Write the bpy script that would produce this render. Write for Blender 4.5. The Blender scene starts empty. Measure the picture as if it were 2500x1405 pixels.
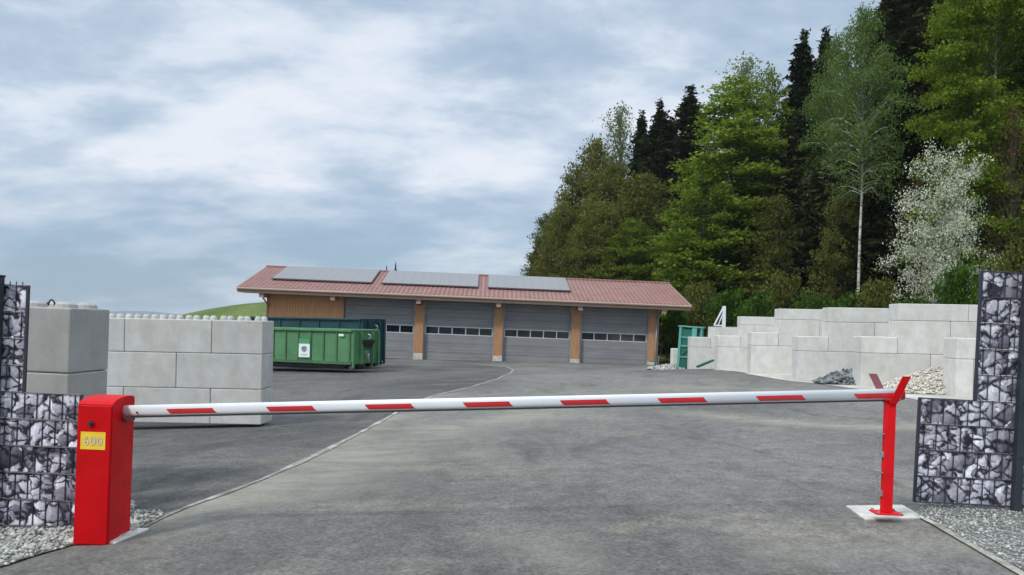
import bpy, bmesh, math, random
import numpy as np
from mathutils import Vector, Matrix, geometry
R = math.radians
S = bpy.context.scene
COL = S.collection
# ------------------------------------------------------------------ camera
F, PX0, HY, ROLL, CH = 1850.0, 1250.0, 789.0, 0.020, 1.65
cam = bpy.data.cameras.new('camera'); co = bpy.data.objects.new('camera', cam); COL.objects.link(co)
cam.sensor_width = 36; cam.lens = F/2500*36; cam.clip_end = 9000; cam.clip_start = 0.05
cam.shift_y = (HY-702.5)/2500
co.location = (0, 0, CH)
co.rotation_euler = (Matrix.Rotation(R(90), 3, 'X') @ Matrix.Rotation(ROLL, 3, 'Z')).to_euler()
S.camera = co
S.view_settings.view_transform = 'Standard'; S.view_settings.look = 'None'
S.view_settings.gamma = 1; S.view_settings.exposure = 0.0
# ------------------------------------------------------------------ sun
SUN_EL, SUN_AZ = R(48), R(222)      # azimuth clockwise from +Y : behind the camera, to the left
sl = bpy.data.lights.new('sun', 'SUN'); so = bpy.data.objects.new('sun', sl); COL.objects.link(so)
sl.energy = 2.3; sl.angle = R(7); sl.color = (1, .96, .9)
sd = Vector((math.sin(SUN_AZ)*math.cos(SUN_EL), math.cos(SUN_AZ)*math.cos(SUN_EL), math.sin(SUN_EL)))
so.rotation_euler = sd.to_track_quat('Z', 'Y').to_euler()
# ------------------------------------------------------------------ sky
W_ = bpy.data.worlds.new('World'); S.world = W_; W_.use_nodes = True
def sky():
    nt = W_.node_tree; N = nt.nodes; L = nt.links; N.clear()
    def n(t, **k):
        x = N.new(t)
        for a, b in k.items(): setattr(x, a, b)
        return x
    def mth(op, a, b=None, clamp=False):
        x = n('ShaderNodeMath', operation=op, use_clamp=clamp)
        for i, v in enumerate((a, b)):
            if v is None: continue
            if isinstance(v, (int, float)): x.inputs[i].default_value = v
            else: L.new(v, x.inputs[i])
        return x.outputs[0]
    out = n('ShaderNodeOutputWorld'); bg = n('ShaderNodeBackground'); bg.inputs[1].default_value = 0.1
    sk = n('ShaderNodeTexSky', sky_type='NISHITA', sun_disc=False)
    sk.sun_elevation = SUN_EL; sk.sun_rotation = SUN_AZ
    tc = n('ShaderNodeTexCoord'); sp = n('ShaderNodeSeparateXYZ'); L.new(tc.outputs['Generated'], sp.inputs[0])
    z = mth('MAXIMUM', sp.outputs[2], 0.0); zz = mth('ADD', z, 0.30)
    cb = n('ShaderNodeCombineXYZ')
    L.new(mth('DIVIDE', sp.outputs[0], zz), cb.inputs[0]); L.new(mth('DIVIDE', sp.outputs[1], zz), cb.inputs[1])
    def noise(scale, detail, rough, dist, off):
        mp = n('ShaderNodeMapping'); L.new(cb.outputs[0], mp.inputs[0]); mp.inputs['Location'].default_value = off
        mp.inputs['Rotation'].default_value = (0, 0, R(-18)); mp.inputs['Scale'].default_value = (0.85, 1.2, 1)
        t = n('ShaderNodeTexNoise'); L.new(mp.outputs[0], t.inputs[0])
        t.inputs['Scale'].default_value = scale; t.inputs['Detail'].default_value = detail
        t.inputs['Roughness'].default_value = rough; t.inputs['Distortion'].default_value = dist
        return t.outputs[0]
    a = noise(2.9, 10, .58, .18, (3.1, 1.7, 0)); b = noise(1.2, 4, .5, .15, (7.7, 2.2, 0)); c = noise(7.5, 6, .6, .15, (1.2, 9, 0))
    m = mth('ADD', mth('MULTIPLY', a, .50), mth('ADD', mth('MULTIPLY', b, .38), mth('MULTIPLY', c, .12)))
    rp = n('ShaderNodeValToRGB'); L.new(m, rp.inputs[0]); e = rp.color_ramp.elements
    e[0].position = .40; e[0].color = (4.6, 5.8, 7.3, 1)
    e[1].position = .60; e[1].color = (8.2, 8.7, 9.5, 1)
    for p, cc in ((.46, (5.3, 6.4, 7.8, 1)), (.525, (6.9, 7.75, 8.9, 1))):
        x = rp.color_ramp.elements.new(p); x.color = cc
    # open blue towards the lower left of the sky
    lo = n('ShaderNodeMapRange', interpolation_type='SMOOTHSTEP'); L.new(sp.outputs[2], lo.inputs[0])
    lo.inputs[1].default_value = .03; lo.inputs[2].default_value = .24; lo.inputs[3].default_value = .15; lo.inputs[4].default_value = .92
    mk = mth('ADD', lo.outputs[0], mth('MULTIPLY', mth('SUBTRACT', m, .5), 2.6), True)
    mx = n('ShaderNodeMix', data_type='RGBA'); L.new(mk, mx.inputs[0])
    sc = n('ShaderNodeMix', data_type='RGBA', blend_type='MULTIPLY'); sc.inputs[0].default_value = 1
    L.new(sk.outputs[0], sc.inputs[6]); sc.inputs[7].default_value = (.62, .66, .72, 1)
    hz = n('ShaderNodeMix', data_type='RGBA'); hz.inputs[0].default_value = .55
    L.new(sc.outputs[2], hz.inputs[6]); hz.inputs[7].default_value = (4.3, 6.0, 7.9, 1)
    L.new(hz.outputs[2], mx.inputs[6]); L.new(rp.outputs[0], mx.inputs[7])
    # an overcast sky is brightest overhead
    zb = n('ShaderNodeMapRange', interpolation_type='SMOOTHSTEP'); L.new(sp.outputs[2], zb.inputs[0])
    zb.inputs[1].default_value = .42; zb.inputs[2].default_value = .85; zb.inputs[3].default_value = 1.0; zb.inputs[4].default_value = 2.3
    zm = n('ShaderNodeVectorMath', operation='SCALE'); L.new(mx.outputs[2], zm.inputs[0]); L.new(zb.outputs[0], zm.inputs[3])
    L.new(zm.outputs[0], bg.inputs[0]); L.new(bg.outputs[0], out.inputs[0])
sky()

# ------------------------------------------------------------------ helpers
c_, s_ = math.cos(ROLL), math.sin(ROLL)
def ray(px, py):
    u, v = px-PX0, HY-py
    return (u*c_-v*s_)/F, (u*s_+v*c_)/F
def Wp(px, py, d):
    a, b = ray(px, py); return Vector((a*d, d, CH+b*d))
anchors = [(-3,5.5,-.02),(2.8,5.7,.26),(-4,6,-.08),(3.9,6.2,.15),(0,5,.1),(0,0,.06),(-4,0,-.05),(4,0,.18),(5.5,6,.25),
 (-4.3,13.1,-.24),(-6.5,13.1,-.35),(-4.3,7.3,-.1),(2.7,13.5,.02),(0,13,-.08),
 (9.15,15.9,.28),(8.45,18.3,.29),(7.7,20.6,.24),(7.3,23.0,.30),(7.35,27,.10),(6.95,29.6,0.0),(14,16,.35),(13,22,.3),(13,29,.1),
 (-9,35,-.75),(-2,33,-.6),(3,33,-.45),(-18,35,-.9),(-15,50,-.95),(-6,50.5,-.92),(4,50.8,-.95),(10.5,51,-1.0),(16,50,-.9),
 (-60,0,-.5),(-60,60,-1.2),(60,0,.6),(60,60,.3),(30,40,-.1),(0,90,-1.2),(-60,120,-1.3),(60,120,-.5),(0,-30,0),(-60,-30,-.3),(60,-30,.5)]
AN = np.array(anchors, float); 
def _phi(r2): return np.where(r2 > 0, .5*r2*np.log(np.maximum(r2, 1e-12)), 0)
def _tps():
    n = len(AN); K = _phi(((AN[:,None,:2]-AN[None,:,:2])**2).sum(-1))+np.eye(n)*3.0
    P = np.c_[np.ones(n), AN[:,:2]]; A = np.block([[K, P],[P.T, np.zeros((3,3))]])
    return np.linalg.solve(A, np.r_[AN[:,2], 0,0,0])
TW = _tps()
def gA(X, Y):
    X = np.asarray(X, float); Y = np.asarray(Y, float)
    x = np.clip(X, -60, 60); y = np.clip(Y, -30, 120); sh = x.shape; x = x.ravel(); y = y.ravel()
    r2 = (x[:,None]-AN[None,:,0])**2+(y[:,None]-AN[None,:,1])**2
    z = _phi(r2)@TW[:-3]+TW[-3]+TW[-2]*x+TW[-1]*y
    return z.reshape(sh)
def g(x, y): return float(gA([x], [y])[0])
def hit(px, py, dmax=70):
    a, b = ray(px, py); ds = np.arange(2.5, dmax, .05); f = CH+b*ds-gA(a*ds, ds)
    i = int(np.argmax(f < 0)) if (f < 0).any() else len(ds)-1
    return Vector((a*ds[i], ds[i], float(gA([a*ds[i]], [ds[i]])[0])))

def tag(o, label=None, cat=None, group=None, kind=None):
    for k, v in (('label', label), ('category', cat), ('group', group), ('kind', kind)):
        if v: o[k] = v
    return o
def empty(name, loc=(0,0,0), rot=(0,0,0), **k):
    o = bpy.data.objects.new(name, None); COL.objects.link(o); o.location = loc; o.rotation_euler = rot
    o.empty_display_size = .2
    return tag(o, **k)
def mat_link(o, m):
    if m: o.data.materials.append(m)
class MB:
    def __init__(s): s.v = []; s.f = []
    def add(s, v, f):
        b = len(s.v); s.v += [tuple(x) for x in v]; s.f += [tuple(i+b for i in q) for q in f]
    def box(s, x0, x1, y0, y1, z0, z1, M=None):
        v = [Vector(p) for p in ((x0,y0,z0),(x1,y0,z0),(x1,y1,z0),(x0,y1,z0),(x0,y0,z1),(x1,y0,z1),(x1,y1,z1),(x0,y1,z1))]
        if M: v = [M@p for p in v]
        s.add(v, [(0,3,2,1),(4,5,6,7),(0,1,5,4),(1,2,6,5),(2,3,7,6),(3,0,4,7)]); return s
    def tube(s, p0, p1, r0, r1=None, n=8, cap=True):
        r1 = r0 if r1 is None else r1; p0 = Vector(p0); p1 = Vector(p1); d = (p1-p0).normalized()
        a = d.orthogonal().normalized(); b = d.cross(a); v = []
        for p, r in ((p0, r0), (p1, r1)):
            for i in range(n):
                t = 2*math.pi*i/n; v.append(p+(a*math.cos(t)+b*math.sin(t))*r)
        f = [(i, (i+1)%n, n+(i+1)%n, n+i) for i in range(n)]
        if cap: f += [tuple(range(n-1,-1,-1)), tuple(range(n, 2*n))]
        s.add(v, f); return s
    def prism(s, pts, axis, a0, a1, M=None):
        """extrude a 2-D outline (ccw) along axis 'x' or 'y' or 'z'"""
        def P(p, t):
            q = {'x': (t, p[0], p[1]), 'y': (p[0], t, p[1]), 'z': (p[0], p[1], t)}[axis]
            return M@Vector(q) if M else Vector(q)
        n = len(pts); v = [P(p, a0) for p in pts]+[P(p, a1) for p in pts]
        s.add(v, [(i, (i+1)%n, n+(i+1)%n, n+i) for i in range(n)]+[tuple(range(n-1,-1,-1)), tuple(range(n,2*n))]); return s
    def build(s, name, m, parent=None, bevel=0, smooth=False, seg=2, **k):
        me = bpy.data.meshes.new(name); me.from_pydata(s.v, [], s.f); 
        bm = bmesh.new(); bm.from_mesh(me); bmesh.ops.recalc_face_normals(bm, faces=bm.faces); bm.to_mesh(me); bm.free()
        o = bpy.data.objects.new(name, me); COL.objects.link(o); mat_link(o, m); o.parent = parent
        if smooth: me.polygons.foreach_set('use_smooth', [True]*len(me.polygons))
        if bevel:
            b = o.modifiers.new('bevel', 'BEVEL'); b.width = bevel; b.segments = seg; b.limit_method = 'ANGLE'; b.angle_limit = R(40)
        return tag(o, **k)
def np_mesh(name, V, Fq, m, parent=None, k=4, smooth=False):
    me = bpy.data.meshes.new(name); n = len(Fq)
    me.vertices.add(len(V)); me.vertices.foreach_set('co', np.asarray(V, np.float32).ravel())
    me.loops.add(n*k); me.loops.foreach_set('vertex_index', np.asarray(Fq, np.int32).ravel())
    me.polygons.add(n); me.polygons.foreach_set('loop_start', np.arange(0, n*k, k, dtype=np.int32))
    me.update(calc_edges=True); me.validate()
    if smooth: me.polygons.foreach_set('use_smooth', [True]*n)
    o = bpy.data.objects.new(name, me); COL.objects.link(o); mat_link(o, m); o.parent = parent
    return o
def copy_tree(o, parent=None):
    c = o.copy(); COL.objects.link(c); c.parent = parent
    for ch in [x for x in COL.objects if x.parent == o]: copy_tree(ch, c)
    return c

# ------------------------------------------------------------------ materials
def mat(name, col=(.5,.5,.5), rough=.6, metal=0, spec=.5):
    m = bpy.data.materials.new(name); m.use_nodes = True; b = m.node_tree.nodes['Principled BSDF']
    b.inputs['Base Color'].default_value = (*col, 1); b.inputs['Roughness'].default_value = rough
    b.inputs['Metallic'].default_value = metal; b.inputs['Specular IOR Level'].default_value = spec
    return m
class NT:
    def __init__(s, m): s.m = m; s.t = m.node_tree; s.N = s.t.nodes; s.L = s.t.links; s.b = s.N['Principled BSDF']; s.tc = s.N.new('ShaderNodeTexCoord')
    def inp(s, sock, v):
        if v is None: return
        if hasattr(v, 'is_linked') or isinstance(v, bpy.types.NodeSocket): s.L.new(v, sock)
        else: sock.default_value = v if not (isinstance(v, tuple) and len(v) == 3 and sock.type == 'RGBA') else (*v, 1)
    def noise(s, scale, detail=4, rough=.55, dist=0, sc=(1,1,1), rot=(0,0,0), vec=None, off=(0,0,0), out=0):
        mp = s.N.new('ShaderNodeMapping'); s.L.new(vec or s.tc.outputs['Object'], mp.inputs[0])
        mp.inputs['Scale'].default_value = sc; mp.inputs['Rotation'].default_value = rot; mp.inputs['Location'].default_value = off
        t = s.N.new('ShaderNodeTexNoise'); s.L.new(mp.outputs[0], t.inputs[0])
        for k, v in (('Scale', scale), ('Detail', detail), ('Roughness', rough), ('Distortion', dist)): t.inputs[k].default_value = v
        return t.outputs[out]
    def ramp(s, f, stops):
        r = s.N.new('ShaderNodeValToRGB'); s.L.new(f, r.inputs[0]); e = r.color_ramp.elements
        e[0].position, e[0].color = stops[0][0], (*stops[0][1], 1); e[1].position, e[1].color = stops[-1][0], (*stops[-1][1], 1)
        for p, c in stops[1:-1]: e.new(p).color = (*c, 1)
        return r.outputs[0]
    def rng(s, f, a, b, c, d):
        r = s.N.new('ShaderNodeMapRange'); s.L.new(f, r.inputs[0])
        for i, v in enumerate((a, b, c, d)): r.inputs[i+1].default_value = v
        return r.outputs[0]
    def mix(s, f, a, b, mode='MIX'):
        x = s.N.new('ShaderNodeMix'); x.data_type = 'RGBA'; x.blend_type = mode
        s.inp(x.inputs[0], f); s.inp(x.inputs[6], a); s.inp(x.inputs[7], b); return x.outputs[2]
    def math(s, op, a, b=None):
        x = s.N.new('ShaderNodeMath'); x.operation = op; s.inp(x.inputs[0], a); s.inp(x.inputs[1], b); return x.outputs[0]
    def col(s, v): s.L.new(v, s.b.inputs['Base Color'])
    def bump(s, h, st=.3, dist=.01):
        x = s.N.new('ShaderNodeBump'); s.L.new(h, x.inputs['Height']); x.inputs['Strength'].default_value = st
        x.inputs['Distance'].default_value = dist; s.L.new(x.outputs[0], s.b.inputs['Normal'])
def var(name, c, rough=.6, amt=.25, scale=3, metal=0, fine=0, spec=.5, bump=0, sc=(1,1,1)):
    """plain colour with worn, uneven tone"""
    m = mat(name, c, rough, metal, spec); t = NT(m)
    f = t.noise(scale, 6, .6, .4, sc); lo = tuple(x*(1-amt) for x in c); hi = tuple(min(1, x*(1+amt)) for x in c)
    col = t.ramp(f, [(.3, lo), (.7, hi)])
    if fine: col = t.mix(1.0, col, t.ramp(t.noise(fine, 3, .6), [(.3, (.82,)*3), (.7, (1.12,)*3)]), 'MULTIPLY')
    t.col(col)
    r = t.rng(t.noise(scale*2, 4), .3, .7, max(0, rough-.1), min(1, rough+.12)); t.L.new(r, t.b.inputs['Roughness'])
    if bump: t.bump(t.noise(fine or scale*12, 4, .65), bump, .01)
    return m
def concrete(name, c, stain=(.6,.58,.5)):
    m = mat(name, c, .85, 0, .3); t = NT(m)
    oi = t.N.new('ShaderNodeObjectInfo')
    base = t.mix(t.rng(oi.outputs['Random'], 0, 1, 0, 1), tuple(x*.93 for x in c), tuple(x*1.06 for x in c))
    vo = t.N.new('ShaderNodeVectorMath'); vo.operation = 'ADD'; t.L.new(t.tc.outputs['Object'], vo.inputs[0])
    cm = t.N.new('ShaderNodeCombineXYZ'); t.L.new(t.math('MULTIPLY', oi.outputs['Random'], 31.0), cm.inputs[0]); t.L.new(cm.outputs[0], vo.inputs[1])
    V = vo.outputs[0]
    st = t.ramp(t.noise(1.3, 7, .65, .6, (1.6,1.6,.5), vec=V), [(.38, stain), (.56, (1.02,1.02,1.03))])
    col = t.mix(.5, base, st, 'MULTIPLY')
    col = t.mix(1.0, col, t.ramp(t.noise(4, 8, .7, vec=V), [(.3, (.86,.86,.85)), (.7, (1.1,1.1,1.1))]), 'MULTIPLY')
    v = t.N.new('ShaderNodeTexVoronoi'); v.inputs['Scale'].default_value = 26; t.L.new(V, v.inputs[0])
    pit = t.ramp(v.outputs['Distance'], [(.05, (.55,.55,.55)), (.16, (1,1,1))])
    pm = t.ramp(t.noise(3, 2, vec=V), [(.5, (0,0,0)), (.6, (1,1,1))])
    col = t.mix(t.math('MULTIPLY', pm, .6), col, t.mix(1.0, col, pit, 'MULTIPLY'))
    t.col(col); t.bump(t.noise(30, 6, .7, vec=V), .25, .006); return m
M = {}
M['concrete'] = concrete('pale_concrete', (.50,.50,.48), (.82,.79,.70))
M['concrete_bay'] = concrete('bay_concrete', (.61,.605,.575), (.84,.82,.74))
M['concrete_grey'] = concrete('grey_concrete', (.37,.365,.345), (.85,.85,.83))
M['pad'] = var('pad_concrete', (.52,.50,.45), .9, .28, 5, fine=60); M['apron'] = var('apron_concrete', (.44,.42,.37), .9, .3, 1.2, fine=40)
M['red'] = var('red_powder_coat', (.53,.002,.005), .5, .16, 2.5, spec=.16)
M['redpost'] = var('red_post_paint', (.66,.006,.010), .45, .12, 5, spec=.2)
M['reddull'] = var('dull_red', (.20,.06,.07), .6, .15, 6)
M['white'] = var('white_powder_coat', (.68,.70,.72), .4, .05, 2, spec=.4)
M['stripe'] = var('red_reflective_film', (.55,.02,.025), .45, .12, 5)
M['black'] = mat('black_plastic', (.015,.015,.016), .45)
M['yellow'] = var('yellow_label', (.85,.58,.03), .5, .08, 9)
M['anthra'] = var('anthracite_coat', (.028,.036,.046), .45, .2, 8, spec=.4)
M['rod'] = mat('mesh_wire_coat', (.03,.03,.045), .45)
M['door'] = None
M['alu'] = var('aluminium_frame', (.55,.56,.58), .45, .1, 4)
M['glass'] = mat('dark_glass', (.012,.016,.022), .06, 0, .9)
def m_skip(name, c):
    m = mat(name, c, .55, 0, .4); t = NT(m)
    k = t.ramp(t.noise(1.4, 6, .65, .4), [(.3, tuple(x*.75 for x in c)), (.7, tuple(x*1.2 for x in c))])
    k = t.mix(t.ramp(t.noise(2.6, 7, .75, .3, (2.5, 2.5, .35)), [(.52, (0,)*3), (.68, (.55,)*3)]), k, (.16,.17,.11))
    k = t.mix(t.ramp(t.noise(5, 6, .8), [(.62, (0,)*3), (.70, (.8,)*3)]), k, (.11,.055,.03))
    t.col(k); return m
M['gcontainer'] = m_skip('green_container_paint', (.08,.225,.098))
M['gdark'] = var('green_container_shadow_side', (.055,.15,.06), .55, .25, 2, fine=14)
M['tcontainer'] = var('petrol_container_paint', (.008,.05,.062), .5, .25, 1.2, fine=12)
M['teal'] = var('teal_steel', (.10,.34,.29), .5, .2, 2, fine=14)
M['tealdark'] = var('dark_teal_steel', (.015,.12,.085), .5, .2, 2)
M['steel'] = var('steel', (.3,.31,.31), .5, .25, 4, metal=.3)
M['fascia'] = var('fascia_board', (.37,.26,.20), .6, .15, 1.5, sc=(.3,1,1))
M['solar'] = mat('solar_glass', (.16,.155,.155), .22, 0, 1.0)
M['solarframe'] = mat('solar_frame', (.09,.07,.07), .4)
def m_wood(name, c):
    m = mat(name, c, .75); t = NT(m)
    f = t.noise(2.2, 6, .65, .3, (9, 9, .35)); col = t.ramp(f, [(.25, tuple(x*.62 for x in c)), (.75, tuple(x*1.25 for x in c))])
    w = t.N.new('ShaderNodeTexWave'); w.inputs['Scale'].default_value = 1.6; w.inputs['Distortion'].default_value = 0; w.bands_direction = 'X'
    t.L.new(t.tc.outputs['Object'], w.inputs[0]); gr = t.ramp(w.outputs[0], [(.0, (.55,.55,.55)), (.07, (1,1,1))])
    t.col(t.mix(1, col, gr, 'MULTIPLY')); t.bump(f, .2, .01); return m
M['wood'] = m_wood('stained_spruce_boards', (.62,.31,.15))
M['woodpost'] = var('glulam_post', (.40,.21,.10), .7, .2, 3, sc=(4,4,.4))
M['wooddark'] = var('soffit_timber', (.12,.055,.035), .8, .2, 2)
def m_door():
    m = mat('grey_sectional_door', (.15,.155,.165), .5); t = NT(m)
    w = t.N.new('ShaderNodeTexWave'); w.bands_direction = 'Z'; w.inputs['Scale'].default_value = 1.25
    t.L.new(t.tc.outputs['Object'], w.inputs[0]); gr = t.ramp(w.outputs[0], [(.0, (.8,.8,.8)), (.1, (1,1,1))])
    c = t.ramp(t.noise(.7, 4, .55, .3, (1,1,2.2)), [(.3, (.20,.20,.21)), (.7, (.26,.26,.27))])
    t.col(t.mix(1, c, gr, 'MULTIPLY')); t.bump(w.outputs[0], .3, .01); return m
M['door'] = m_door()
def m_roof():
    m = mat('red_clay_tiles', (.3,.17,.16), .6, 0, .4); t = NT(m)
    w = t.N.new('ShaderNodeTexWave'); w.bands_direction = 'X'; w.inputs['Scale'].default_value = 1.05; w.wave_profile = 'SAW'
    t.L.new(t.tc.outputs['Object'], w.inputs[0])
    w2 = t.N.new('ShaderNodeTexWave'); w2.bands_direction = 'Y'; w2.inputs['Scale'].default_value = .9; w2.wave_profile = 'SAW'
    t.L.new(t.tc.outputs['Object'], w2.inputs[0])
    c = t.ramp(t.noise(1.2, 6, .65), [(.3, (.215,.10,.08)), (.7, (.29,.15,.125))])
    c = t.mix(1, c, t.ramp(w.outputs[0], [(0, (.5,.5,.5)), (.25, (1.05,)*3), (.8, (1,1,1)), (1, (.6,.6,.6))]), 'MULTIPLY')
    c = t.mix(1, c, t.ramp(w2.outputs[0], [(0, (.75,)*3), (.2, (1.0,)*3)]), 'MULTIPLY')
    t.col(c); t.bump(w.outputs[0], .5, .04); return m
M['tiles'] = m_roof()
def m_asphalt(name, base, light, seed, warm=(.23,.215,.18)):
    m = mat(name, base, .9, 0, .25); t = NT(m); o = (seed*7.3, seed*3.1, 0)
    a = t.noise(.22, 7, .62, .5, (1, .45, 1), (0,0,.25), off=o)
    c = t.ramp(a, [(.36, base), (.5, tuple((x+y)/2 for x, y in zip(base, light))), (.66, light)])
    st = t.noise(.6, 7, .65, .5, (.8, 1.1, 1), (0,0,R(8)), off=o)           # wheel dust streaks
    c = t.mix(t.ramp(st, [(.5, (0,)*3), (.72, (.75,)*3)]), c, warm)
    st2 = t.noise(.8, 5, .55, .8, (1.4, .5, 1), (0,0,R(-35)), off=(4,seed,0))
    c = t.mix(t.ramp(st2, [(.28, (.55,)*3), (.44, (0,)*3)]), c, tuple(x*.6 for x in base))
    c = t.mix(1, c, t.ramp(t.noise(5, 8, .75, .3), [(.3, (.68,)*3), (.7, (1.28,)*3)]), 'MULTIPLY')
    c = t.mix(1, c, t.ramp(t.noise(30, 6, .85), [(.36, (.5,)*3), (.64, (1.5,)*3)]), 'MULTIPLY')
    pt = t.noise(1.0, 8, .7, 1.2, (1.3, .6, 1), (0,0,R(15)), off=(o[1], o[0], 0))
    c = t.mix(t.ramp(pt, [(.55, (0,)*3), (.68, (.5,)*3)]), c, tuple(x*.55 for x in base))
    at = t.N.new('ShaderNodeAttribute'); at.attribute_name = 'dust'
    dn = t.ramp(t.noise(1.6, 7, .65, .6, (.6, 1.6, 1), (0,0,R(20)), off=o), [(.3, (.25,)*3), (.62, (1,)*3)])
    c = t.mix(t.math('MULTIPLY', at.outputs['Fac'], dn), c, (.31,.295,.235))
    sp = t.N.new('ShaderNodeTexVoronoi'); sp.inputs['Scale'].default_value = 14; t.L.new(t.tc.outputs['Object'], sp.inputs[0])
    pk = t.math('MULTIPLY', t.ramp(sp.outputs['Distance'], [(.06, (1,)*3), (.12, (0,)*3)]), t.ramp(t.noise(2.2, 3), [(.56, (0,)*3), (.66, (.6,)*3)]))
    c = t.mix(pk, c, (.42,.41,.38))
    cr = t.N.new('ShaderNodeTexVoronoi'); cr.feature = 'DISTANCE_TO_EDGE'; cr.inputs['Scale'].default_value = .28
    dv = t.N.new('ShaderNodeVectorMath'); dv.operation = 'ADD'; t.L.new(t.tc.outputs['Object'], dv.inputs[0]); t.L.new(t.noise(1.2, 5, out=1), dv.inputs[1]); t.L.new(dv.outputs[0], cr.inputs[0])
    crm = t.math('MULTIPLY', t.ramp(cr.outputs['Distance'], [(.002, (.35,)*3), (.005, (0,)*3)]), t.ramp(t.noise(.3, 2, off=o), [(.56, (0,)*3), (.62, (1,)*3)]))
    c = t.mix(crm, c, (.035,.035,.035))
    t.col(c); t.bump(t.noise(110, 4, .75), .5, .006); return m
M['asphalt'] = m_asphalt('asphalt', (.104,.100,.092), (.182,.175,.160), 1, (.225,.205,.165))
M['asphalt_old'] = m_asphalt('older_asphalt', (.070,.068,.064), (.122,.118,.110), 2, (.165,.152,.122))
def m_seam():
    m = mat('concrete_edge', (.38,.36,.29), .95, 0, .2); t = NT(m)
    c = t.ramp(t.noise(1.7, 8, .75, .8), [(.34, (.15,.145,.13)), (.5, (.30,.285,.235)), (.64, (.50,.475,.39))])
    t.col(t.mix(1, c, t.ramp(t.noise(40, 4, .8), [(.3, (.6,)*3), (.7, (1.3,)*3)]), 'MULTIPLY')); return m
M['seam'] = m_seam()
def m_gravel(name, cols, sc=38):
    m = mat(name, cols[1], .95, 0, .2); t = NT(m)
    v = t.N.new('ShaderNodeTexVoronoi'); v.inputs['Scale'].default_value = sc; t.L.new(t.tc.outputs['Object'], v.inputs[0])
    sx = t.N.new('ShaderNodeSeparateColor'); t.L.new(v.outputs['Color'], sx.inputs[0])
    c = t.ramp(sx.outputs[0], [(0, cols[0]), (.5, cols[1]), (1, cols[2])])
    c = t.mix(1, c, t.ramp(v.outputs['Distance'], [(.2, (1,)*3), (.75, (.4,)*3)]), 'MULTIPLY')
    c = t.mix(1, c, t.ramp(t.noise(1.5, 5), [(.3, (.8,)*3), (.7, (1.15,)*3)]), 'MULTIPLY')
    t.col(c); x = t.math('MULTIPLY', v.outputs['Distance'], -1.0); t.bump(x, .8, .02); return m
M['gravel'] = m_gravel('grey_gravel_bed', ((.14,.145,.13), (.25,.255,.235), (.40,.40,.37)))
M['gravel_dark'] = m_gravel('soil_gravel_bed', ((.09,.095,.07), (.17,.17,.14), (.27,.27,.23)), 22)
def m_stone(name, lo, hi):
    m = mat(name, lo, .9, 0, .25); t = NT(m); gm = t.N.new('ShaderNodeNewGeometry')
    c = t.ramp(gm.outputs['Random Per Island'], [(0, lo), (1, hi)])
    t.col(t.mix(1, c, t.ramp(t.noise(20, 5, .7), [(.3, (.75,)*3), (.7, (1.15,)*3)]), 'MULTIPLY')); return m
M['stones'] = m_stone('loose_stones', (.17,.175,.155), (.52,.52,.48))
M['heap_pale'] = m_stone('pale_chippings', (.42,.39,.32), (.72,.68,.60))
M['heap_dark'] = m_stone('asphalt_rubble', (.04,.045,.05), (.26,.28,.29))
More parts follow.
